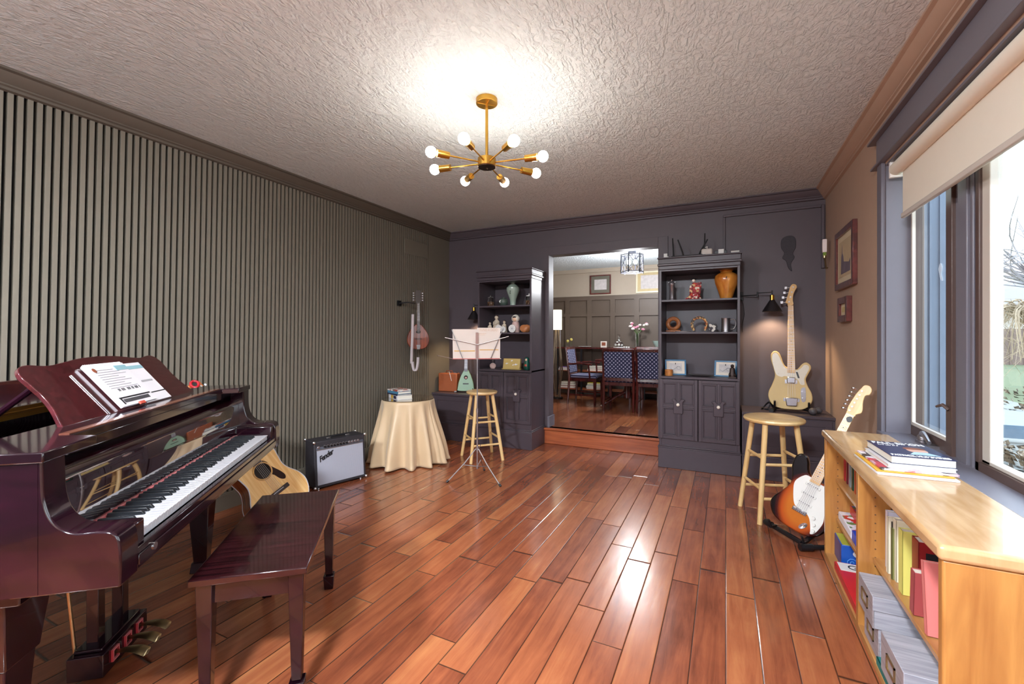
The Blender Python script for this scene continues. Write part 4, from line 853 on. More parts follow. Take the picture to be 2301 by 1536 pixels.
# ---------------------------------------------------------------- chandelier
HX, HY, HZ = -1.24, 2.21, 2.665; hz = 2.29
ch = thing('chandelier', 'brass sputnik chandelier with eight lit globe bulbs', 'chandelier', (HX, HY, ZC))
MB().cyl((0, 0, -.03), (0, 0, 0), .062, n=36).build('canopy', m_brass, ch, bevel=.003); b = MB()
for a in (45, 135): c_, s_ = math.cos(R(a))*.055, math.sin(R(a))*.055; b.tube([(-c_, -s_, -.0315), (c_, s_, -.0315)], .003, 6)
b.build('canopy_ribs', m_brass, ch)
MB().cyl((0, 0, hz-ZC), (0, 0, -.03), .0085).build('rod', m_brass, ch)
MB().cyl((0, 0, hz-ZC-.02), (0, 0, hz-ZC+.028), .052, n=32).build('hub', m_brass, ch, bevel=.002); MB().cyl((0, 0, hz-ZC-.026), (0, 0, hz-ZC-.0201), .05, n=32).ball((0, 0, hz-ZC-.03), .006).build('hub_cap', mat('dark_bronze_cap', '#4a3226', .35, 1), ch)
m_bulb = mat('lit_globe_bulb', '#fff6e6', .4, emit=(1, .92, .82), estr=27)
for k in range(8):
    a = R(45*k+9); d = Vector((math.cos(a), math.sin(a), 0)); z = hz-ZC; L_ = .314
    q = MB().cyl(tuple(d*.04+Vector((0, 0, z))), tuple(d*(L_-.06)+Vector((0, 0, z))), .0045).build('arm', m_brass, ch)
    MB().cyl(tuple(d*(L_-.085)+Vector((0, 0, z))), tuple(d*(L_-.015)+Vector((0, 0, z))), .019, .021).build('socket', m_brass, q)
    MB().ball(tuple(d*(L_+.018)+Vector((0, 0, z))), .03, 18).build('bulb', m_bulb, q)
# ---------------------------------------------------------------- things on and by the left bench
m_leather = mat('tan_leather', '#a4562f', .55, var=.12, vscale=20, bump=.3, bscale=80)
t = thing('small_suitcase', 'small tan leather case on the left bench', 'case', (-3.2, 4.72, .576), R(8))
MB().box(-.13, .13, -.055, .055, 0, .235).build('body', m_leather, t, bevel=.012)
MB().tube([(-.045, 0, .235), (-.04, 0, .262), (.04, 0, .262), (.045, 0, .235)], .007).build('handle', mat('brown_leather', '#7b3c22', .6), t); MB().box(-.11, -.07, -.012, .012, .234, .242).box(.07, .11, -.012, .012, .234, .242).build('clasp', m_steel, t)
MB().tube([(.0, -.01, .25), (.03, -.06, .25), (.05, -.062, .18), (.06, -.06, .14)], .003).build('luggage_tag_string', m_white, t)
uM = gframe((-2.94, 4.70, .60), (1, 0, 0), (.02, .13, 1)); t = thing('ukulele', 'pale green triangular ukulele standing on the left bench', 'ukulele', M=uM)
ub = spline([(-.10, .0), (0, -.006), (.10, 0), (.102, .03), (.092, .10), (.065, .18), (.038, .235), (.02, .262), (-.02, .262), (-.038, .235), (-.065, .18), (-.092, .10), (-.102, .03)], 4)
MB().prism(ub, 0, .06, 'xz').build('body', mat('sage_green_paint', '#8db092', .35, var=.04), t, bevel=.005)
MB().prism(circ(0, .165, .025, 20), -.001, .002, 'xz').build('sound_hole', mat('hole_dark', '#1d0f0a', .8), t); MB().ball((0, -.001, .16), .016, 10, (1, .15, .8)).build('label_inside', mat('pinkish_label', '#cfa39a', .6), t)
MB().box(-.036, .036, -.008, 0, .078, .092).build('bridge', m_black, t); neck(t, .24, .50, .042, .034, -.008, mat('grey_neck', '#83838c', .4), mat('grey_fretboard', '#6d6d78', .4), .38, 15, False)
MB().prism([(-.022, .50), (.022, .50), (.03, .60), (-.03, .60)], -.002, .012, 'xz').build('headstock', mat('sage_green_paint', '#8db092', .35), t)
t = thing('ukulele_stand', 'small black stand with grey ends under the green ukulele', 'stand', (-2.94, 4.70, .577), R(0))
for s in (-1, 1): MB().tube([(s*.02, .10, .10), (s*.10, .02, .02), (s*.115, -.05, .012)], .007).tube([(s*.10, .02, .02), (s*.10, -.035, .024)], .007).build('leg', m_black, t); MB().cyl((s*.112, -.045, .01), (s*.122, -.07, .01), .009).build('rubber_tip', mat('pale_grey_rubber', '#a8a8ac', .6), t)
# mandolin hanging on the slatted wall
mM = gframe((-3.17, 4.05, 1.135), (.93, .36, .0), (-.10, 0, 1)); t = thing('mandolin', 'brown teardrop mandolin hanging from a hook on the slatted wall', 'mandolin', M=mM)
mb_ = spline([(0, 0), (.07, .01), (.115, .06), (.125, .12), (.105, .19), (.07, .24), (.035, .28), (.0, .29), (-.035, .28), (-.07, .24), (-.105, .19), (-.125, .12), (-.115, .06), (-.07, .01)], 4)
MB().prism(mb_, 0, .055, 'xz').build('body', wood('mandolin_brown', '#5a2012', '#8a3c1e', .3, .3, scale=(40, 10, 4), bump=0), t, bevel=.006)
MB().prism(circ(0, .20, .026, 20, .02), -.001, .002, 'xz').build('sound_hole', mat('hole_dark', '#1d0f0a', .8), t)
b = MB().box(-.04, .04, -.014, 0, .115, .122); b.build('bridge', m_rose, t); MB().prism([(-.016, .0), (.016, .0), (.022, .05), (-.022, .05)], -.006, .0, 'xz').build('tailpiece', m_chrome, t)
neck(t, .20, .53, .034, .028, -.008, m_side, m_rose, .35, 15, False)
MB().prism([(-.02, .53), (.02, .53), (.032, .56), (.03, .67), (.012, .68), (-.012, .68), (-.03, .67), (-.032, .56)], -.002, .012, 'xz').build('headstock', m_rose, t)
for s in (-1, 1):
    for k in range(4): z = .565+k*.027; q = MB().cyl((s*.03, .006, z), (s*.045, .006, z), .003, n=8).build('tuning_machine', m_chrome, t); MB().ball((s*.052, .006, z), .0085, 10).build('tuning_key', m_ivory, q)
b = MB()
for x in (-.012, -.004, .004, .012): b.tube([(x, -.016, .02), (x, -.017, .53)], .0009, 5)
b.build('string_set', m_steel, t)
b = MB(); b.T = mM; b.grid(lambda u, v: (-.065+.03*(v-.5)-.02*u, -.03-.01*math.sin(u*3.1), .40-.56*u), 20, 2)
b.grid(lambda u, v: (-.072+.03*(v-.5)+.06*math.sin(u*3.14/2)**2*1.0, -.032-.012*u, -.14-.13*math.sin(u*3.14)+.05*u), 20, 2)
o = b.build('mandolin_strap', mat('pale_grey_webbing', '#b9aeb0', .8)); sm = o.modifiers.new('s', 'SOLIDIFY'); sm.thickness = .003; tag(o, 'long pale grey strap hanging from the mandolin', 'strap')
t = thing('wall_hook', 'black instrument hook above the mandolin', 'hook', (XS, 3.93, 1.66)); MB().box(0, .012, -.03, .03, -.03, .03).tube([(.01, 0, 0), (.10, .03, .01), (.16, .10, .0)], .008).build('bracket', m_black, t)
# ---------------------------------------------------------------- objects in the left bookcase
Y1 = 4.68
def lathed(name, label, cat, x, z, prof, m, y=Y1, n=28, group=None):
    o = MB().lathe(prof, n=n).build(name, m); o.location = (x, y, z); tag(o, label, cat, group); return o
m_cel = mat('celadon_glaze', '#9fb0a2', .15, var=.08, coat=.6); m_potp = patches('potpourri', ['#8a5a3a', '#b98a63', '#d8c3a4', '#6b4028'], 90, .8); m_clear = mat('clear_jar_glass', '#f4f4f0', .03, trans=1)
def jar(label, x, extra):
    t = thing('glass_jar', label, 'jar', (x, Y1, 1.6435)); MB().lathe([(.001, .003), (.036, .003), (.038, .055), (.001, .06)], n=20).build('contents', m_potp, t)
    MB().lathe([(.001, 0), (.038, 0), (.041, .006), (.041, .085), (.033, .10), (.033, .105)], n=24).build('glass', m_clear, t)
    MB().lathe([(.001, .105), (.034, .105), (.034, .115), (.008, .12), (.007, .135), (.001, .14)], n=20).build('lid', extra, t)
jar('glass jar of dried petals at the left end of the top shelf', -2.57, m_clear); jar('glass jar of dried petals at the right end of the top shelf, left bookcase', -2.06, m_white)
t = thing('celadon_vase', 'tall pale green celadon vase on the top shelf of the left bookcase', 'vase', (-2.29, 4.72, 1.6435))
MB().lathe([(.001, 0), (.036, 0), (.034, .03), (.04, .08), (.062, .14), (.078, .185), (.076, .22), (.05, .25), (.028, .262), (.026, .274), (.035, .285), (.024, .285)], n=32).build('body', m_cel, t)
o = MB().ball((.0, -.073, .19), .014, 8, (.8, .25, 1.8)).ball((-.004, -.068, .155), .008, 8, (.8, .3, 2)).build('painted_flower', mat('dark_green_glaze', '#39483f', .2), t)
t = thing('round_vase', 'small round dark vase with white blossoms in front of the celadon vase', 'vase', (-2.365, 4.62, 1.6435)); MB().lathe([(.001, 0), (.03, 0), (.05, .025), (.055, .05), (.045, .08), (.018, .092), (.02, .10)], n=28).build('body', mat('dark_celadon_glaze', '#4b5850', .15, var=.3, vscale=40), t)
MB().ball((-.01, -.046, .05), .02, 10, (1.3, .3, .9)).build('blossom', m_white, t)
m_biscuit = mat('biscuit_porcelain', '#cdbda9', .7, var=.08); m_brownp = mat('brown_paint', '#5c3f2e', .6)
def figurine(label, x, h, y=4.66):
    t = thing('figurine', label, 'figurine', (x, y, 1.3285)); r = h*.22
    MB().lathe([(.001, 0), (r*1.25, 0), (r*1.15, h*.2), (r*.85, h*.5), (r*.75, h*.66), (r*.3, h*.78), (.001, h*.79)], n=18, sy=.75).build('robe', m_biscuit, t)
    MB().ball((0, 0, h*.88), h*.12, 12).build('head', m_biscuit, t); MB().ball((0, h*.02, h*.91), h*.115, 10).build('hair', m_brownp, t)
    MB().tube([(-r*.8, -r*.1, h*.62), (-r*.5, -r*.8, h*.48), (r*.3, -r*.85, h*.5), (r*.8, -r*.1, h*.62)], h*.045, 6).build('arms', m_biscuit, t)
figurine('seated cream figurine, leftmost on the middle shelf of the left bookcase', -2.57, .125); figurine('tallest standing cream figurine on the middle shelf', -2.49, .205, 4.68); figurine('small cream figurine right of the tallest one', -2.375, .14)
for x, z, r, y, lab in [(-2.43, 1.3285, .045, 4.62, 'white scalloped disc partly behind the songbook, left of two small ones'), (-2.36, 1.3285, .036, 4.60, 'white round disc leaning at the songbook corner'), (-2.235, 1.3285, .045, 4.585, 'patterned white round disc in front of the big doll')]:
    t = thing('porcelain_disc', lab, 'disc', (x, y, z)); MB().cyl((0, -.004, r), (0, .006, r), r, n=28).build('plate', m_white, t); b = MB()
    for k in range(8): b.tube([(0, -.005, r), (.8*r*math.cos(k*.785), -.005, r+.8*r*math.sin(k*.785))], .0012, 4)
    b.build('pattern', mat('print_grey', '#8f8d96', .7), t)
t = thing('wooden_doll', 'large white and pink kerchief doll on the middle shelf', 'doll', (-2.235, 4.68, 1.3285)); MB().lathe([(.001, 0), (.045, 0), (.052, .04), (.046, .09), (.036, .125), (.001, .13)], n=26).build('body', mat('pink_white_paint', '#d0b0aa', .3, var=.3, vscale=50), t)
h = MB().ball((0, 0, .165), .05, 20, (1, .9, .95)).build('kerchief', mat('ivory_gloss', '#e4dcd0', .25), t); MB().ball((0, -.022, .158), .032, 16, (1, .9, .95)).build('face', mat('doll_skin', '#e6bfa2', .4), h)
MB().ball((0, -.026, .178), .03, 12, (.95, .75, .45)).build('hair', m_ink, h); MB().ball((-.011, -.051, .158), .003, 6).ball((.011, -.051, .158), .003, 6).build('eyes', m_ink, h)
t = thing('clay_dumpling_ornament', 'orange brown folded shell-like ornament at the right of the middle shelf', 'ornament', (-2.10, 4.66, 1.3285))
MB().grid(lambda u, v: (.065*math.cos(6.283*u)*math.sin(3.1416*v)*(1+.12*math.sin(12.566*u)), .04*math.sin(6.283*u)*math.sin(3.1416*v), .045-.045*math.cos(3.1416*v)+.014*math.cos(6.283*u*2+.6)*math.sin(3.1416*v)), 30, 14).build('shell', mat('orange_clay', '#c07a4c', .4, var=.1), t, angle=180)
t = thing('perfume_bottle', 'round pink perfume bottle with a dark stopper on the left counter', 'bottle', (-2.53, 4.66, .8955)); MB().lathe([(.001, 0), (.025, 0), (.042, .02), (.042, .045), (.02, .062), (.012, .066), (.001, .067)], n=24, sy=.6).build('bottle', mat('pale_pink_glass', '#d8b8b0', .1, var=.1), t); MB().lathe([(.001, .066), (.012, .066), (.011, .075), (.02, .085), (.02, .105), (.001, .115)], n=14).build('stopper', mat('smoky_glass', '#3d3336', .1), t)
t = thing('painted_box', 'yellow box painted with white birds leaning on the left counter', 'box', (-2.27, 4.64, .8955), R(6)); b = MB(); b.T = Matrix.Rotation(R(-14), 4, 'X'); b.box(-.11, .11, -.01, .025, 0, .13); b.build('lid', mat('yellow_lacquer', '#c9a95a', .35, var=.12), t, bevel=.003)
b = MB(); b.T = Matrix.Rotation(R(-14), 4, 'X')
for x, z, s in ((-.06, .06, .02), (.0, .095, .016), (.055, .05, .024), (.02, .045, .013)): b.prism([(x-s, z), (x, z-.004), (x+s, z+.01), (x+s*.2, z+.012), (x-s*.2, z+s*.8)], -.0115, -.01, 'xz')
b.build('painted_birds', m_white, t); b = MB(); b.T = Matrix.Rotation(R(-14), 4, 'X'); b.ring(-.11, .11, 0, .13, .006, -.0115, -.01); b.build('painted_border', mat('brown_paint', '#5c3f2e', .6), t)
MB().box(-.115, .115, -.02, .03, 0, .008).build('ledge', mat('yellow_lacquer', '#c9a95a', .35), t)
t = thing('matryoshka', 'dark green matryoshka doll at the right of the left counter', 'doll', (-2.075, 4.65, .8955)); MB().lathe([(.001, 0), (.034, 0), (.042, .02), (.042, .055), (.03, .085), (.026, .095), (.03, .115), (.022, .14), (.001, .15)], n=26).build('body', mat('bottle_green_lacquer', '#1f5347', .15, var=.25, vscale=40), t)
MB().ball((0, -.018, .115), .016, 12).build('face', mat('doll_skin', '#e6bfa2', .4), t); MB().ball((0, -.036, .05), .018, 10, (1, .4, 1)).build('painted_flower', mat('print_coral', '#c8503f', .6), t)
# ---------------------------------------------------------------- objects in the right bookcase
S1, S2, S3, S4 = 1.6435, 1.3285, .8955, 2.0585
t = thing('pepper_mill', 'tall clear and silver mill on the top shelf of the right bookcase', 'mill', (-.49, Y1, S1)); MB().lathe([(.001, 0), (.03, 0), (.03, .012), (.024, .02), (.024, .15), (.03, .16), (.03, .175), (.02, .19), (.001, .20)], n=22).build('body', mat('smoked_acrylic', '#8c8488', .12, .6, var=.35, vscale=30), t); MB().ball((0, 0, .205), .012).cyl((-.035, 0, .185), (.035, 0, .185), .004).build('crank', m_steel, t)
t = thing('kimono_doll', 'doll in a red flowered kimono on the top shelf of the right bookcase', 'doll', (-.275, Y1, S1))
MB().box(-.085, .085, -.05, .05, 0, .008).build('stand', m_ink, t)
m_kim = patches('kimono_brocade', ['#a8232c', '#8c1d26', '#d8b27c', '#c7452f', '#efe2cf', '#6c1420'], 55, .6)
MB().lathe([(.001, .008), (.062, .008), (.05, .05), (.038, .10), (.035, .14), (.02, .17), (.001, .172)], n=20, sy=.7).build('kimono', m_kim, t)
MB().prism([(.0, .16), (.05, .175), (.062, .17), (.055, .06), (.02, .05)], -.02, .012, 'xz').prism([(-.01, .16), (-.045, .14), (-.05, .07), (-.02, .06)], -.025, .01, 'xz').build('sleeve', m_kim, t, bevel=.004); MB().prism([(-.09, .01), (-.03, .06), (-.02, .01)], -.03, .0, 'xz').build('train', m_kim, t, bevel=.004)
h = MB().ball((-.01, -.004, .192), .018, 14).build('head', mat('porcelain_white', '#eee3d8', .4), t); MB().ball((-.01, .003, .202), .021, 12, (1.1, 1, .8)).tube([(-.04, -.004, .205), (.03, -.004, .212)], .002, 5).build('hair', m_ink, h)
t = thing('wooden_vase', 'large orange turned wooden vase on the top shelf of the right bookcase', 'vase', (.005, 4.70, S1)); m_ovase = wood('orange_turned_wood', '#b8651f', '#dd9440', .2, .8, scale=(12, 12, 5), bump=0)
MB().lathe([(.001, 0), (.055, 0), (.057, .02), (.075, .08), (.10, .15), (.108, .19), (.10, .225), (.075, .248), (.055, .256), (.052, .268), (.062, .276), (.058, .284), (.05, .284), (.045, .27)], n=40).build('body', m_ovase, t); MB().ball((.0, -.106, .195), .009, 8, (.7, .3, 1.6)).build('dark_knot', m_brownp, t)
t = thing('wooden_ring_holder', 'brown wooden ring ornament on the middle shelf of the right bookcase', 'ornament', (-.475, Y1, S2)); MB().tube([(.052*math.cos(k*.2618), 0, .083+.052*math.sin(k*.2618)) for k in range(24)], .021, 10, closed=True).build('ring', wood('chestnut_wood', '#7a4322', '#a2612f', .35, .2, scale=(20, 20, 20)), t); MB().box(-.07, .07, -.025, .025, 0, .02).build('foot', MATS['chestnut_wood'], t, bevel=.006)
t = thing('leaf_dish', 'flat dark leaf-shaped dish beside the wooden ring', 'dish', (-.385, 4.66, S2)); MB().prism(spline([(-.07, -.01), (0, -.03), (.08, 0), (0, .03)], 5), 0, .008).build('dish', mat('dark_pewter', '#6b6160', .4, .6), t)
m_shoe = patches('enamel_mosaic', ['#b0562f', '#3d3a33', '#c98a4c', '#d8b27c', '#5c4632'], 90, .4)
o = MB().tube(spline([(-.047, 0, .015), (-.066, 0, .07), (-.05, 0, .12), (0, 0, .142), (.05, 0, .12), (.066, 0, .07), (.047, 0, .015)], 5, False), .013, 10).build('horseshoe', m_shoe); o.location = (-.235, Y1, S2); tag(o, 'mosaic patterned horseshoe standing on the middle shelf', 'horseshoe')
o = MB().prism(spline([(0, .005), (.03, .03), (.042, .06), (.03, .082), (.01, .078), (0, .065), (-.01, .078), (-.03, .082), (-.042, .06), (-.03, .03)], 4), -.012, .012, 'xz').build('heart_ornament', patches('heart_marble', ['#2a2326', '#d8cfc4', '#3b3034', '#1d191c'], 40, .2), bevel=.006); o.location = (-.115, Y1, S2-.004); tag(o, 'small black and white heart ornament between the horseshoe and the mug', 'ornament')
t = thing('pewter_tankard', 'shiny pewter tankard on the middle shelf of the right bookcase', 'mug', (.0, Y1, S2)); MB().lathe([(.001, 0), (.044, 0), (.044, .008), (.04, .012), (.038, .12), (.042, .132), (.038, .132), (.034, .02), (.001, .016)], n=32).build('cup', m_steel, t); MB().tube(spline([(.038, 0, .115), (.075, 0, .118), (.088, 0, .075), (.07, 0, .03), (.04, 0, .025)], 4, False), .006, 8).build('handle', m_steel, t)
m_bfr = mat('blue_picture_frame', '#2f6d96', .3, var=.1)
def tframe(label, x, rz, lean):
    t = thing('photo_frame', label, 'frame', (x, 4.70, S3), rz); b = MB(); b.T = Matrix.Rotation(R(lean), 4, 'X'); b.ring(-.10, .10, 0, .155, .014, -.008, .008); b.build('frame', m_bfr, t, bevel=.002)
    b = MB(); b.T = Matrix.Rotation(R(lean), 4, 'X'); b.box(-.087, .087, -.002, .004, .013, .142); b.build('mount', mat('cream_mount_pale', '#e2d6c8', .7), t); b = MB(); b.T = Matrix.Rotation(R(lean), 4, 'X'); b.box(-.06, .06, -.003, -.002, .04, .12); q = b.build('drawing', mat('pencil_wash', '#c9c2c0', .7, var=.25, vscale=25), t)
    b = MB(); b.T = Matrix.Rotation(R(lean), 4, 'X'); b.tube([(x_*.05, -.0035, .07+.02*math.sin(x_*3)) for x_ in (-1, -.5, 0, .4, .9)], .0015, 4).tube([(.03+.02*math.cos(k), -.0035, .07+.016*math.sin(k)) for k in range(7)], .0012, 4); b.build('pencil_line', mat('print_grey', '#8f8d96', .7), q)
    b = MB(); b.tube([(0, .01, .12), (0, .06, 0)], .004); b.build('easel_back', m_black, t)
tframe('blue framed sketch at the left end of the right counter', -.455, R(12), -8); tframe('blue framed sketch behind the small statue on the right counter', -.005, R(-14), -8)
t = thing('wooden_candle_holder', 'carved round wooden pot in front of the left blue frame', 'pot', (-.51, 4.61, S3)); MB().lathe([(.001, 0), (.036, 0), (.038, .01), (.038, .06), (.03, .06), (.028, .05), (.001, .05)], n=24).build('pot', wood('carved_orange_wood', '#9c5a28', '#c58242', .5, 0, scale=(30, 30, 30), bump=.5), t)
t = thing('oval_tray', 'oval pressed metal tray lying on the right counter', 'tray', (-.225, 4.66, S3)); MB().lathe([(.001, .004), (.07, .004), (.12, .014), (.125, .014), (.075, 0), (.001, 0)], n=36, sy=.45).build('tray', mat('tarnished_silver', '#8a8480', .35, .8, var=.2), t); MB().lathe([(.05, .0045), (.055, .008), (.06, .0045)], n=36, sy=.45).build('embossed_band', mat('tarnished_silver', '#8a8480', .35), t)
t = thing('seated_statue', 'small dark seated statue in front of the right blue frame', 'statue', (.055, 4.60, S3)); m_brz = mat('dark_bronze', '#3a2c28', .45, .5, var=.3, bump=.5, bscale=90)
MB().box(-.032, .032, -.025, .025, 0, .012).build('base', m_brz, t); MB().lathe([(.001, .012), (.03, .012), (.032, .035), (.024, .055), (.022, .085), (.01, .10), (.001, .10)], n=16, sy=.75).build('body', m_brz, t); MB().ball((0, 0, .112), .016, 12).build('head', m_brz, t); MB().ball((-.02, -.018, .03), .012, 8).ball((.02, -.018, .03), .012, 8).build('knees', m_brz, t)
# gadgets on top of the right bookcase
t = thing('cordless_handset', 'small white handset standing on the left end of the right bookcase top', 'handset', (-.545, Y1-.03, S4)); MB().box(-.017, .017, -.012, .012, 0, .058).box(-.012, .012, -.014, -.012, .03, .05).build('body', m_white, t, bevel=.004); MB().box(.018, .026, -.01, .01, 0, .03).build('charger', m_white, t)
t = thing('wifi_router', 'flat black router with four upright antennas on the right bookcase', 'router', (-.33, Y1, S4)); MB().box(-.16, .16, -.06, .06, .004, .026).build('body', m_black, t, bevel=.006)
for x, dx, hh in ((-.145, -.01, .22), (-.05, -.055, .20), (.09, .08, .18), (.14, .005, .24)): MB().tube([(x, .03, .02), (x+dx*.15, .03, .06), (x+dx, .03, hh)], [.009, .008, .006]).build('antenna', m_black, t)
t = thing('mesh_router', 'rounded white box with a grey face on the right bookcase top', 'router', (-.165, Y1-.04, S4)); MB().box(-.05, .05, -.02, .02, 0, .075).build('body', mat('warm_white_plastic', '#cfc3ba', .45), t, bevel=.016, seg=4); MB().tube([(0, 0, .07), (.005, 0, .095), (-.015, .01, .09)], .004).build('cable', m_white, t)
t = thing('network_switch', 'small black box with a white adapter on the right bookcase top', 'box', (-.045, Y1, S4)); MB().box(-.055, .055, -.035, .035, 0, .05).build('body', m_black, t, bevel=.004); MB().box(-.02, .03, -.05, -.036, .01, .06).build('adapter', m_white, t, bevel=.004)
t = thing('power_cable', 'loop of white cable with a plug lying at the right end of the bookcase top', 'cable', (.045, Y1-.03, S4)); MB().tube(spline([(-.08, 0, .01), (-.03, -.03, .004), (.03, -.02, .004), (.05, .02, .01), (0, .03, .006)], 4, False), .0035).cyl((.0, .02, .03), (.07, .02, .03), .012).build('cable', m_white, t)

# ---------------------------------------------------------------- oak bookcase under the window
OX0, OX1, OY0, OY1, OZ = .52, .825, 1.555, 3.125, .742
K = thing('oak_bookcase', 'honey oak open bookcase below the window with books and games', 'bookcase', (OX0, OY0, 0)); w, l = OX1-OX0, OY1-OY0
MB().box(-.012, w, -.012, l+.012, OZ-.042, OZ).build('top', m_oaktop, K, bevel=.012, seg=3)
MB().box(0, w, 0, .032, 0, OZ-.042).build('side_panel', m_oakv, K, bevel=.006); MB().box(0, w, l-.032, l, 0, OZ-.042).build('side_panel', m_oakv, K, bevel=.006)
dv = 2.405-OY0; MB().box(.0, w, dv-.018, dv+.018, .03, OZ-.042).build('divider', m_oakv, K, bevel=.003)
MB().box(w-.01, w, 0, l, 0, OZ-.03).build('back', m_oakv, K); MB().box(0, w, .03, l-.03, .0, .035).build('base_board', m_oak, K, bevel=.003)
for z in (.475, .245): MB().box(.05, w-.01, dv+.018, l-.032, z-.02, z).build('shelf', m_oak, K, bevel=.003)
MB().box(.05, w-.01, .032, dv-.018, .32, .34).build('shelf', m_oak, K, bevel=.003)
b = MB()
for k in range(16):
    for x in (.06, .25): b.cyl((x, l-.0325, .08+k*.037), (x, l-.0315, .08+k*.037), .0032, n=8); b.cyl((x, dv-.0185, .08+k*.037), (x, dv-.0175, .08+k*.037), .0032, n=8)
b.build('peg_hole', m_brownp, K)['kind'] = 'stuff'
def upright(label, y, z, th, h, d, m, x=OX0+.075, lean=0, name='book', cat='book', group=None):
    M = Matrix.Translation((x, y, z)) @ Matrix.Rotation(R(lean), 4, 'X'); t = thing(name, label, cat, M=M, group=group)
    MB().box(0, d, 0, .003, 0, h).box(0, d, th-.003, th, 0, h).box(0, .003, 0, th, 0, h).build('cover', m, t, bevel=.001); MB().box(.003, d-.003, .003, th-.003, .003, h-.003).build('pages', m_pages, t); return t
cols = [('red spined paperback', '#b02a30'), ('white paperback', '#e3dedb'), ('wine red paperback', '#6c1f2c'), ('black paperback', '#201d20'), ('grey paperback', '#8f9296'), ('yellow green paperback', '#a8a04a'), ('dark green paperback', '#2c4a36'), ('pale pink paperback', '#d9b9b2'), ('orange red paperback', '#c24a2a')]
y = 3.045
for i, (nme, c) in enumerate(cols): upright(f'{nme} on the top left shelf of the oak bookcase', y, .476, .026, .165-.004*(i % 3), .12, mat('pb'+c, c, .35, var=.1), x=OX0+.082+.006*(i % 2), group=None); y -= .029
y = 2.66
for i, (nme, c) in enumerate([('slim navy paperback', '#26304f'), ('slim tan paperback', '#b59468'), ('slim crimson paperback', '#9c2230')]): upright(f'{nme} near the oak divider', y, .476, .024, .155, .12, mat('pb'+c, c, .35), x=OX0+.10); y -= .027
def gamebox(name, label, x, y, z, dx, dy, dz, ms, rz=0, cat='game box'):
    t = thing(name, label, cat, (x, y, z), rz); MB().box(0, dx, 0, dy, 0, dz).build('box', ms[0], t, bevel=.002); MB().box(.004, dx-.004, .004, dy-.004, dz, dz+.0015).build('lid_art', ms[1], t)
    if len(ms) > 2: MB().box(-.0015, 0, .004, dy-.004, .004, dz-.004).build('side_art', ms[2], t)
    return t
pz1 = patches('puzzle_art', ['#c9302f', '#e8e4de', '#3a6f3c', '#2e59a8', '#e5b93c', '#b0232b'], 45, .35); pz2 = patches('puzzle_art_pale', ['#dcdbe6', '#eeeaf0', '#b9c3da', '#c9302f', '#5c8a50'], 35, .35)
gamebox('puzzle_box', 'white and blue puzzle box on the lower left shelf of the oak bookcase', OX0+.062, 2.80, .246, .20, .285, .042, (mat('white_card', '#dfdde6', .4), pz2, mat('white_card', '#dfdde6', .4)))
gamebox('blue_game_box', 'small blue game box at the near end of the lower left shelf', OX0+.062, 2.715, .246, .18, .08, .05, (mat('royal_blue_card', '#1c48b8', .3), mat('royal_blue_card', '#1c48b8', .3)))
gamebox('puzzle_box', 'red edged picture puzzle box stacked upright behind the white one', OX0+.11, 2.80, .290, .15, .26, .05, (mat('red_card', '#b9222b', .35), pz1))
upright('tall red and white game box against the oak divider', 2.44, .246, .035, .185, .18, pz1, name='game_box', cat='game box'); upright('tall cream game box beside the red and white one', 2.485, .246, .03, .19, .19, mat('cream_card', '#e2d9cf', .5), name='game_box', cat='game box')
m_tb = mat('think_blue_card', '#1850a8', .3, var=.08)
t = gamebox('blue_yellow_game_box', 'blue game box with a yellow green top on the bottom left shelf', OX0+.045, 2.925, .036, .20, .165, .125, (m_tb, mat('lime_card', '#b6b84a', .35, var=.2, vscale=12), mat('indigo_art', '#3a3d7c', .35, var=.4, vscale=30)))
b = MB().prism([(OXp+.09, z) for OXp, z in circ(0, .085, .04, 28, .022)], -.002, 0, 'xz'); q = b.build('logo_oval', m_white, t); text('logo_text', 'ThinkFun', .017, m_tb, Matrix.Translation((.09, -.0025, .085)) @ FX, q)
b = MB(); b.tube([(.05+(.004+.0016*k)*math.cos(k*.7), -.001, .035+(.004+.0016*k)*math.sin(k*.7)) for k in range(16)], .0018, 5); b.build('spiral_print', mat('light_blue_print', '#5f95d6', .4), t)
MB().prism(circ(.15, .03, .025, 12, .016), -.002, 0, 'xz').build('red_badge', mat('red_card', '#b9222b', .35), t)
for k, yy in enumerate((.03, .10)): MB().box(.05, .11, yy, yy+.035, .1265, .1275).build('top_print', m_white, t)
t = gamebox('red_game_box', 'flat red game box lying on the bottom left shelf near the divider', OX0+.008, 2.44, .036, .20, .46, .04, (mat('red_card', '#b9222b', .35), mat('bright_red_card', '#cf2a30', .3, var=.1)))
MB().box(.01, .18, .36, .45, .0415, .0425).build('white_label', m_white, t); text('label_text', 'GO', .07, m_ink, Matrix.Translation((.10, .405, .043)), t)
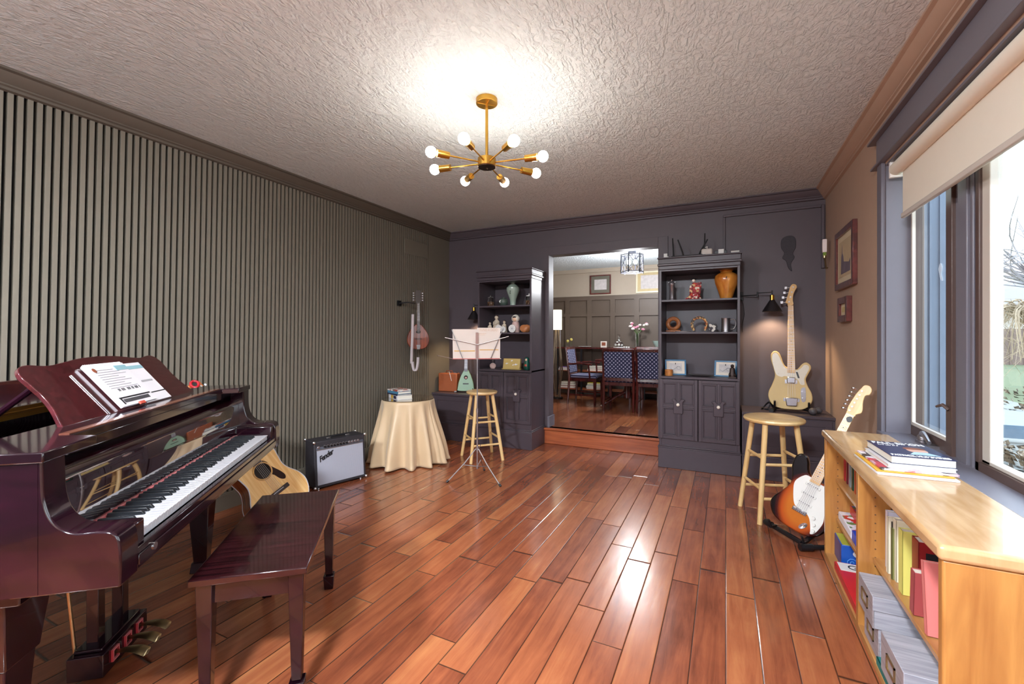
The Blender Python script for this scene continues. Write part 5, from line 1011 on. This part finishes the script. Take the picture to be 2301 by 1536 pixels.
# right bay: upright books on the shelf
BX = OX0+.065; Z3 = .341
tb = upright('tall black binder-like book at the back of the right bay', 2.335, Z3, .045, .30, .20, m_black, x=BX+.045)
t = upright('white music biography with a black portrait, first in the right bay', 2.285, Z3, .03, .235, .185, mat('lilac_white_cover', '#d6d2e2', .35, var=.03), x=BX+.01)
MB().box(.07, .15, -.001, 0, .03, .13).build('portrait_panel', m_ink, t); MB().ball((.11, -.001, .09), .02, 10, (1, .05, 1.3)).build('portrait_print', mat('portrait_print', '#8a4a30', .6), t); text('cover_letter', 'M', .04, m_ink, Matrix.Translation((.085, -.001, .165)) @ FX, t)
y = 2.245
for i, (nme, c, th, h) in enumerate([('cream spined book next to the white biography', '#e5d9bd', .022, .225), ('black spined slim book among the cream ones', '#2b2423', .018, .215), ('olive spined slim book', '#6f7040', .014, .20), ('pale cream thick book before the yellow one', '#e6dcc0', .035, .24)]):
    upright(f'{nme} in the right bay', y, Z3, th, h, .16, mat('rb'+c, c, .45, var=.04), x=BX-.0+.008*(i % 2)); y -= th+.004
t = upright('yellow book with the letters P A in the right bay', 2.085, Z3, .04, .235, .20, mat('pale_yellow_cover', '#d8cf6c', .45, var=.05), x=BX); text('cover_letter', 'P A', .045, m_ink, Matrix.Translation((.10, -.0006, .165)) @ FX, t, space=1.3); text('cover_letter', 'E', .03, m_ink, Matrix.Translation((.09, -.0006, .05)) @ FX, t)
t = upright('dark red boxed book set leaning behind the pink book', 2.0, Z3, .06, .235, .13, mat('dark_red_cloth', '#8c2022', .4, var=.08), x=BX+.02, lean=0); MB().box(.02, .11, -.001, 0, .15, .20).build('cover_label', m_ink, t); MB().box(-.002, .13, -.002, 0, .13, .138).build('cream_band', mat('cream_card', '#e2d9cf', .5), t)
t = upright('rose red book in front of the dark red set', 1.945, Z3+.003, .035, .15, .12, mat('rose_red_cover', '#a4494a', .45, var=.08), x=BX-.01, lean=4)
t = upright('pink picture book leaning at the near end of the right bay', 1.83, Z3+.003, .022, .225, .20, mat('salmon_pink_cover', '#df7d78', .35, var=.05), x=BX-.01, lean=-8); b = MB().box(.09, .19, -.001, 0, .01, .10); b.build('cover_photo', patches('night_photo', ['#2a3440', '#5d6f80', '#1c2028', '#8a949c'], 60, .3), t)
# grey storage boxes
m_gw = wood('grey_wood_print', '#8a8a94', '#b5b2ba', .6, 0, scale=(4, 60, 60), contrast=(.3, .7)); m_gw2 = wood('pinkish_wood_print', '#86797a', '#a39698', .6, 0, scale=(60, 8, 60), contrast=(.3, .7))
def storage(label, x, y, z, dx, dy, h, rz=0):
    t = thing('storage_box', label, 'box', (x, y, z), rz, 'grey wood-patterned storage boxes'); MB().box(.004, dx-.004, .004, dy-.004, 0, h-.006).build('box', m_gw, t, bevel=.002)
    MB().box(0, dx, 0, dy, h-.055, h).build('lid', m_gw, t, bevel=.002); MB().box(-.001, .0035, .002, dy-.002, .002, h-.002).build('front', m_gw2, t)
    b = MB(); b.box(-.006, -.001, dy*.5-.04, dy*.5+.04, h*.35, h*.35+.005).box(-.006, -.001, dy*.5-.04, dy*.5+.04, h*.35+.045, h*.35+.05).box(-.006, -.001, dy*.5-.04, dy*.5-.035, h*.35, h*.35+.05).box(-.006, -.001, dy*.5+.035, dy*.5+.04, h*.35, h*.35+.05); b.build('label_holder', m_brassold, t)
storage('grey wood-patterned box nearest the oak divider, upper of two', OX0-.01, 2.13, .166, .27, .20, .125); storage('grey wood-patterned box at the bottom under the divider box', OX0+.01, 2.14, .036, .27, .19, .129)
storage('grey wood-patterned box nearest the end panel, in front', OX0-.025, 1.75, .12, .27, .22, .135); storage('grey wood-patterned box under the front one', OX0+.02, 1.78, .036, .26, .2, .083)
t = book('teal_book', 'flat teal book on the bottom board before the front grey box', Matrix.Translation((OX0-.0, 1.985, .036)), .14, .145, .03, mat('teal_cloth', '#17706b', .5, var=.1))
t = book('light_blue_book', 'flat light blue book at the very front of the bottom board', Matrix.Translation((OX0+.01, 1.60, .036)), .2, .14, .08, mat('cornflower_cover', '#6f9fd2', .4))
# stack of books on top
zt = OZ+.0008
def stackb(name, label, pts, z, h, mc, mp=m_pages):     # pts: four corners (x, y), first edge = near edge
    t = thing(name, label, 'book', (pts[0][0], pts[0][1], z)); p = [(a-pts[0][0], c-pts[0][1]) for a, c in pts]
    cx, cy = sum(a for a, c in p)/4, sum(c for a, c in p)/4; pin = [(cx+(a-cx)*.97, cy+(c-cy)*.975) for a, c in p]
    MB().prism(p, h-.002, h).prism(p, 0, .0015).build('cover', mc, t, bevel=.0006); MB().prism(pin, .0015, h-.002).build('pages', mp, t); return t, p
def rect(x, y, w, d, a):
    c, s = math.cos(R(a)), math.sin(R(a)); return [(x, y), (x+w*c, y+w*s), (x+w*c-d*s, y+w*s+d*c), (x-d*s, y+d*c)]
stackb('magazine', 'white edged magazine at the bottom of the pile on the oak bookcase', rect(.545, 2.215, .25, .31, 2), zt, .006, m_wc)
stackb('magazine', 'yellow edged magazine, second from the bottom of the pile', rect(.548, 2.235, .24, .295, 2), zt+.0068, .005, mat('amber_cover', '#e0a838', .4))
stackb('magazine', 'pink and white picture magazine in the middle of the pile', rect(.565, 2.245, .24, .30, 3), zt+.0126, .007, patches('pink_cover', ['#e6c9d3', '#c9394c', '#efe9ee', '#3a2a30', '#d8a8b8'], 25, .3))
stackb('paperback', 'thick white paperback with a red edge under the top book', rect(.59, 2.265, .215, .27, 3), zt+.0204, .015, mat('crimson_white_cover', '#d9d4d8', .35))
t, p = stackb('biography', 'navy hardback biography with large white title on top of the pile', rect(.605, 2.28, .205, .285, 3), zt+.0362, .03, m_nv)
RT = Matrix.Rotation(R(3), 4, 'Z')
text('cover_title', 'PAUL SIMON', .052, m_white, RT @ Matrix.Translation((.102, .252, .0302)), t, offset=.0012, sx=.62); text('cover_author', 'PATRICK HUMPHRIES', .034, m_white, RT @ Matrix.Translation((.102, .026, .0302)), t, offset=.0008, sx=.58); text('cover_subtitle', 'The Life of a', .014, m_white, RT @ Matrix.Translation((.055, .21, .0302)), t)
b = MB(); b.T = RT @ Matrix.Translation((.13, .135, .0302)); b.ball((0, 0, 0), .045, 20, (.75, 1, .012)); q = b.build('portrait_face', mat('portrait_skin', '#d6a48c', .4), t); b = MB(); b.T = RT @ Matrix.Translation((.13, .165, .0304)); b.ball((0, 0, 0), .04, 16, (.95, .6, .012)); b.build('portrait_hair', mat('portrait_print', '#8a4a30', .6), t); b = MB(); b.T = RT @ Matrix.Translation((.13, .075, .0303)); b.prism([(-.05, -.02), (.05, -.02), (.02, .03), (-.02, .03)], 0, .0003); b.build('portrait_collar', mat('pale_blue_print', '#a8c4dc', .4), t)

# ---------------------------------------------------------------- dining room furniture
m_dmah = wood('red_mahogany', '#3a1210', '#5a201a', .25, .5, scale=(20, 20, 4)); m_navy = weave('navy_dotted_upholstery', '#2c3050', '#b4b2cc', 26, .9)
def dchair(label, x, y, rz, arms=False):
    t = thing('dining_chair', label, 'chair', (x, y, FZ), rz, 'mahogany dining chairs with navy upholstery'); W2 = .215
    for s in (-1, 1):
        MB().tube([(s*W2, -.23, 0), (s*W2, -.20, .42), (s*W2, -.26, .90)], [.017, .021, .018], 8).build('leg', m_dmah, t); MB().taper((s*W2, .22, 0), (.016, .016), (s*W2, .22, .40), (.022, .022)).build('leg', m_dmah, t)
        MB().box(s*W2-.01, s*W2+.01, -.20, .22, .14, .165).build('stretcher', m_dmah, t)
    MB().box(-W2, W2, -.21, .24, .37, .42).build('seat_frame', m_dmah, t, bevel=.004); MB().box(-W2+.005, W2-.005, -.19, .245, .42, .47).build('seat', m_navy, t, bevel=.018)
    b = MB(); b.T = Matrix.Translation((0, -.21, .44)) @ Matrix.Rotation(R(7), 4, 'X'); b.box(-W2, W2, -.018, .018, .43, .475); b.build('top_rail', m_dmah, t, bevel=.006); b = MB(); b.T = Matrix.Translation((0, -.21, .44)) @ Matrix.Rotation(R(7), 4, 'X'); b.box(-W2, W2, -.018, .018, .0, .05); b.build('lower_rail', m_dmah, t, bevel=.006)
    b = MB(); b.T = Matrix.Translation((0, -.21, .44)) @ Matrix.Rotation(R(7), 4, 'X'); b.box(-W2+.018, W2-.018, -.022, .024, .05, .43); b.build('backrest', m_navy, t, bevel=.01)
    if arms:
        for s in (-1, 1): MB().tube([(s*W2, -.23, .64), (s*(W2+.03), 0, .655), (s*(W2+.02), .18, .64)], .016).tube([(s*(W2+.02), .12, .64), (s*W2, .14, .42)], .014).build('armrest', m_dmah, t)
dchair('dining chair with its back to the doorway, nearest left', -1.40, 6.60, 0); dchair('dining chair with its back to the doorway, cut off by the right bookcase', -.92, 6.60, 0)
dchair('dining armchair at the left end of the dining table, facing right', -2.07, 6.98, R(-90), True); dchair('dining chair across the table, glimpsed between the two front chairs', -1.15, 7.30, R(180))
t = thing('dining_table', 'red mahogany pedestal dining table behind the chairs', 'table', (-.85, 7.0, FZ)); MB().box(-.95, .95, -.42, .42, .70, .735).build('tabletop', m_dmah, t, bevel=.008); MB().box(-.85, .85, -.34, .34, .64, .70).build('apron', m_dmah, t)
for x in (-.55, .55):
    MB().lathe([(.05, .12), (.06, .2), (.04, .35), (.06, .5), (.08, .64)], (x, 0, 0), 16).build('pedestal', m_dmah, t)
    for s in (-1, 1): q = MB().tube([(x, 0, .22), (x-.12 if x < 0 else x+.12, s*.16, .16), (x-.30 if x < 0 else x+.30, s*.34, .03)], [.03, .024, .018]).build('foot', m_dmah, t); MB().ball((x-.31 if x < 0 else x+.31, s*.35, .022), .022, 8).build('brass_toe', m_chrome, q)
cs = thing('console_shelf', 'long dark console shelf along the dining room wall', 'console', (-2.85, 8.0, FZ)); MB().box(0, 3.0, -.34, 0, .86, .885).build('top', m_dmah, cs); 
for z in (.13, .46): MB().box(0.05, 2.9, -.32, 0, z-.015, z).build('shelf', wood('orange_shelf_edge', '#7a3c22', '#9c5430', .4, .1, scale=(3, 30, 30)), cs)
for x in (.04, .50, 1.0, 1.6, 2.2, 2.85): MB().box(x-.015, x+.015, -.33, -.30, 0, .86).build('leg', m_black, cs)
CT = FZ+.886
def dbook(label, x, z, w, h, c): 
    t = thing('book', label, 'book', (x, 7.72, z)); MB().box(0, w, 0, .16, 0, h*.12).box(0, w, 0, .16, h*.88, h).box(0, .004, 0, .16, 0, h).build('cover', mat('db'+c, c, .5), t); MB().box(.002, w-.004, .002, .158, h*.12, h*.88).build('pages', m_pages, t)
z = FZ+.461
dbook('white magazine, lower on the middle console shelf', -2.80, z, .30, .03, '#dcdce0'); dbook('purple magazine on top of the white one', -2.79, z+.031, .28, .025, '#7a4a9c')
dbook('pink and white book on the middle console shelf', -2.25, z, .30, .035, '#cfa8a4'); dbook('black book on the pink and white one', -2.24, z+.036, .28, .03, '#25232a'); dbook('cream book topping the middle console shelf pile', -2.23, z+.067, .26, .02, '#e2dcd0')
z = FZ+.131
dbook('crimson book on the bottom console shelf', -2.80, z, .30, .045, '#8a2440'); dbook('tan book on the crimson one', -2.76, z+.046, .26, .04, '#8f7f68'); dbook('pale book on the tan one', -2.75, z+.087, .24, .03, '#b3a890')
dbook('red book at the bottom of the bright pile on the console', -2.27, z, .28, .025, '#a03c34'); dbook('white book in the bright pile on the console', -2.27, z+.026, .28, .035, '#e4e4dc'); dbook('teal book in the bright pile on the console', -2.26, z+.062, .27, .02, '#3a8a94'); dbook('yellow book on top of the bright pile on the console', -2.25, z+.083, .26, .03, '#d8c83c')
def citem(name, label, cat, x): return thing(name, label, cat, (x, 7.80, CT))
t = citem('flower_pots', 'pair of small yellow flowers in tiny vases on the console', 'flowers', -2.62)
for x in (-.03, .04): MB().cyl((x, 0, 0), (x, 0, .05), .015).build('vase', m_clear, t); MB().cyl((x, 0, .04), (x, 0, .10), .003, n=6).build('stem', mat('stem_green', '#55703c', .6), t); MB().ball((x, 0, .12+x*.4), .028, 12).build('bloom', mat('pale_yellow_petals', '#d6c46a', .6), t)
t = citem('white_plate', 'flat white plate on the console', 'plate', -2.32); MB().lathe([(.001, 0), (.08, 0), (.12, .012), (.115, .014), (.001, .005)], n=28).build('plate', m_white, t)
t = citem('small_photo_block', 'small cream photo block on the console', 'frame', -1.97); MB().box(-.055, .055, -.01, .01, 0, .11).build('block', mat('cream_card', '#e2d9cf', .5), t); MB().box(-.035, .035, -.012, -.01, .03, .09).build('photo', mat('portrait_print', '#8a4a30', .6), t)
t = citem('glass_cloche', 'clear glass cloche with a knobbed finial on the console', 'cloche', -1.70); MB().lathe([(.001, 0), (.10, 0), (.10, .01), (.001, .012)], n=28).build('plate', m_white, t); MB().lathe([(.088, .012), (.088, .05), (.07, .085), (.03, .11), (.012, .12), (.03, .15), (.015, .18), (.028, .22), (.001, .235)], n=28).build('dome', m_clear, t)
for k in range(3): MB().ball((-.04+k*.04, 0, .04), .017, 8).build('sweet', m_white, t)
t = citem('flower_vase', 'tall glass vase of pink and white carnations on the console', 'vase', -1.385); MB().lathe([(.001, 0), (.042, 0), (.045, .26), (.042, .26), (.038, .01), (.001, .008)], n=24).build('vase', m_clear, t)
random.seed(11); b = MB(); fl = []
for k in range(14):
    a = random.uniform(0, 6.28); r = random.uniform(.03, .16); p = (r*math.cos(a), r*.6*math.sin(a), random.uniform(.34, .47)-r*.3); fl.append(p); b.tube([(0, 0, .02), (p[0]*.15, p[1]*.15, .25), p], .003, 5)
b.build('stems', mat('stem_green', '#55703c', .6), t)
for k, p in enumerate(fl): MB().ball(p, random.uniform(.024, .034), 10, (1, 1, .75)).build('flower', mat('pink_petals' if k % 2 else 'white_petals', '#d98fa6' if k % 2 else '#e4dcd4', .8, var=.3, vscale=60), t)
for x, lab in ((-1.56, 'left group of white tea lights on the console'), (-1.22, 'right group of white tea lights on the console')):
    t = citem('tea_lights', lab, 'candles', x)
    for k in range(3): MB().cyl((-.04+k*.04, -.05, 0), (-.04+k*.04, -.05, .02), .016, n=14).build('tea_light', m_white, t)
t = citem('glass_bowl', 'pale patterned glass bowl on the console, cut by the bookcase', 'bowl', -1.03); MB().lathe([(.001, 0), (.04, 0), (.045, .01), (.085, .07), (.10, .12), (.095, .12), (.07, .05), (.001, .02)], n=28).build('bowl', mat('frosted_green_glass', '#9fb3aa', .2, var=.3, vscale=40), t)
def dpic(label, x0, x1, z0, z1, mf, fw, mm, inner):
    t = thing('framed_print', label, 'picture', ((x0+x1)/2, DY-.01, (z0+z1)/2)); hx, hz_ = (x1-x0)/2, (z1-z0)/2
    MB().ring(-hx, hx, -hz_, hz_, fw, -.025, 0).build('frame', mf, t, bevel=.003); MB().box(-hx+fw, hx-fw, -.01, -.002, -hz_+fw, hz_-fw).build('mount', mm, t); MB().box(-inner[0], inner[0], -.012, -.01, -inner[1], inner[1]).build('drawing', mat('pencil_wash', '#c9c2c0', .7, var=.25, vscale=25), t)
dpic('dark framed small landscape drawing on the dining room wall', -2.285, -1.895, 2.055, 2.41, m_wfr, .02, mat('sage_mount', '#6c685c', .8), (.115, .095)); dpic('larger cream framed drawing partly hidden by the right bookcase', -1.445, -.80, 2.045, 2.43, mat('cream_frame', '#ded4b8', .4), .03, mat('buff_mount', '#c9b68c', .8), (.24, .12))
# pendant lantern
t = thing('pendant_lantern', 'black drum lantern with crossed bars glowing over the dining table', 'pendant light', (-1.245, 6.6, DC)); m_lan = mat('dark_pewter_metal', '#3c3c44', .4, .7)
MB().cyl((0, 0, -.03), (0, 0, 0), .06).cyl((0, 0, -.06), (0, 0, -.03), .008).build('canopy', m_lan, t)
for z in (-.06, -.31): MB().tube([(.16*math.cos(k*.2618), .16*math.sin(k*.2618), z) for k in range(24)], .008, 6, closed=True).cyl((-.16, 0, z), (.16, 0, z), .005, n=8).build('hoop', m_lan, t)
for k in range(6):
    a = k*math.pi/3+.4; a2 = a+math.pi/3; p = lambda a, z: (.16*math.cos(a), .16*math.sin(a), z)
    MB().tube([p(a, -.04), p(a, -.33)], .009, 6).build('post', m_lan, t); MB().tube([p(a, -.06), p((a+a2)/2, -.185), p(a2, -.31)], .004, 6).tube([p(a2, -.06), p((a+a2)/2, -.185), p(a, -.31)], .004, 6).build('cross_bar', m_lan, t)
for x in (-.045, .05): MB().ball((x, 0, -.16), .03, 14, (1, 1, 1.2)).build('bulb', mat('lit_white_bulb', '#ffffff', .4, emit=(.92, .96, 1), estr=55), t)
l = bpy.data.lights.new('pendant_glow', 'POINT'); l.energy = 26; l.color = (.95, .97, 1); l.shadow_soft_size = .12; lo = bpy.data.objects.new('pendant_glow', l); C.objects.link(lo); lo.location = (-1.245, 6.6, DC-.40)
t = thing('floor_lamp', 'slim floor lamp with a cream cylinder shade and twig stem by the left jamb', 'lamp', (-2.66, 7.25, FZ)); MB().cyl((0, 0, 0), (0, 0, .02), .10).build('base', m_black, t); MB().cyl((.06, 0, 0), (.06, 0, 1.2), .007).build('pole', m_steel, t)
b = MB()
for k in range(12): a = random.uniform(-.12, .12); b.tube([(a*.3, random.uniform(-.03, .03), .02), (a, random.uniform(-.05, .05), .5), (a*.3, 0, 1.2)], .004, 5)
b.build('twigs', m_bark, t); MB().cyl((.0, 0, 1.20), (.0, 0, 1.545), .085, n=28).build('shade', mat('glowing_cream_shade', '#f2e6c8', .7, emit=(1, .85, .6), estr=.9), t)
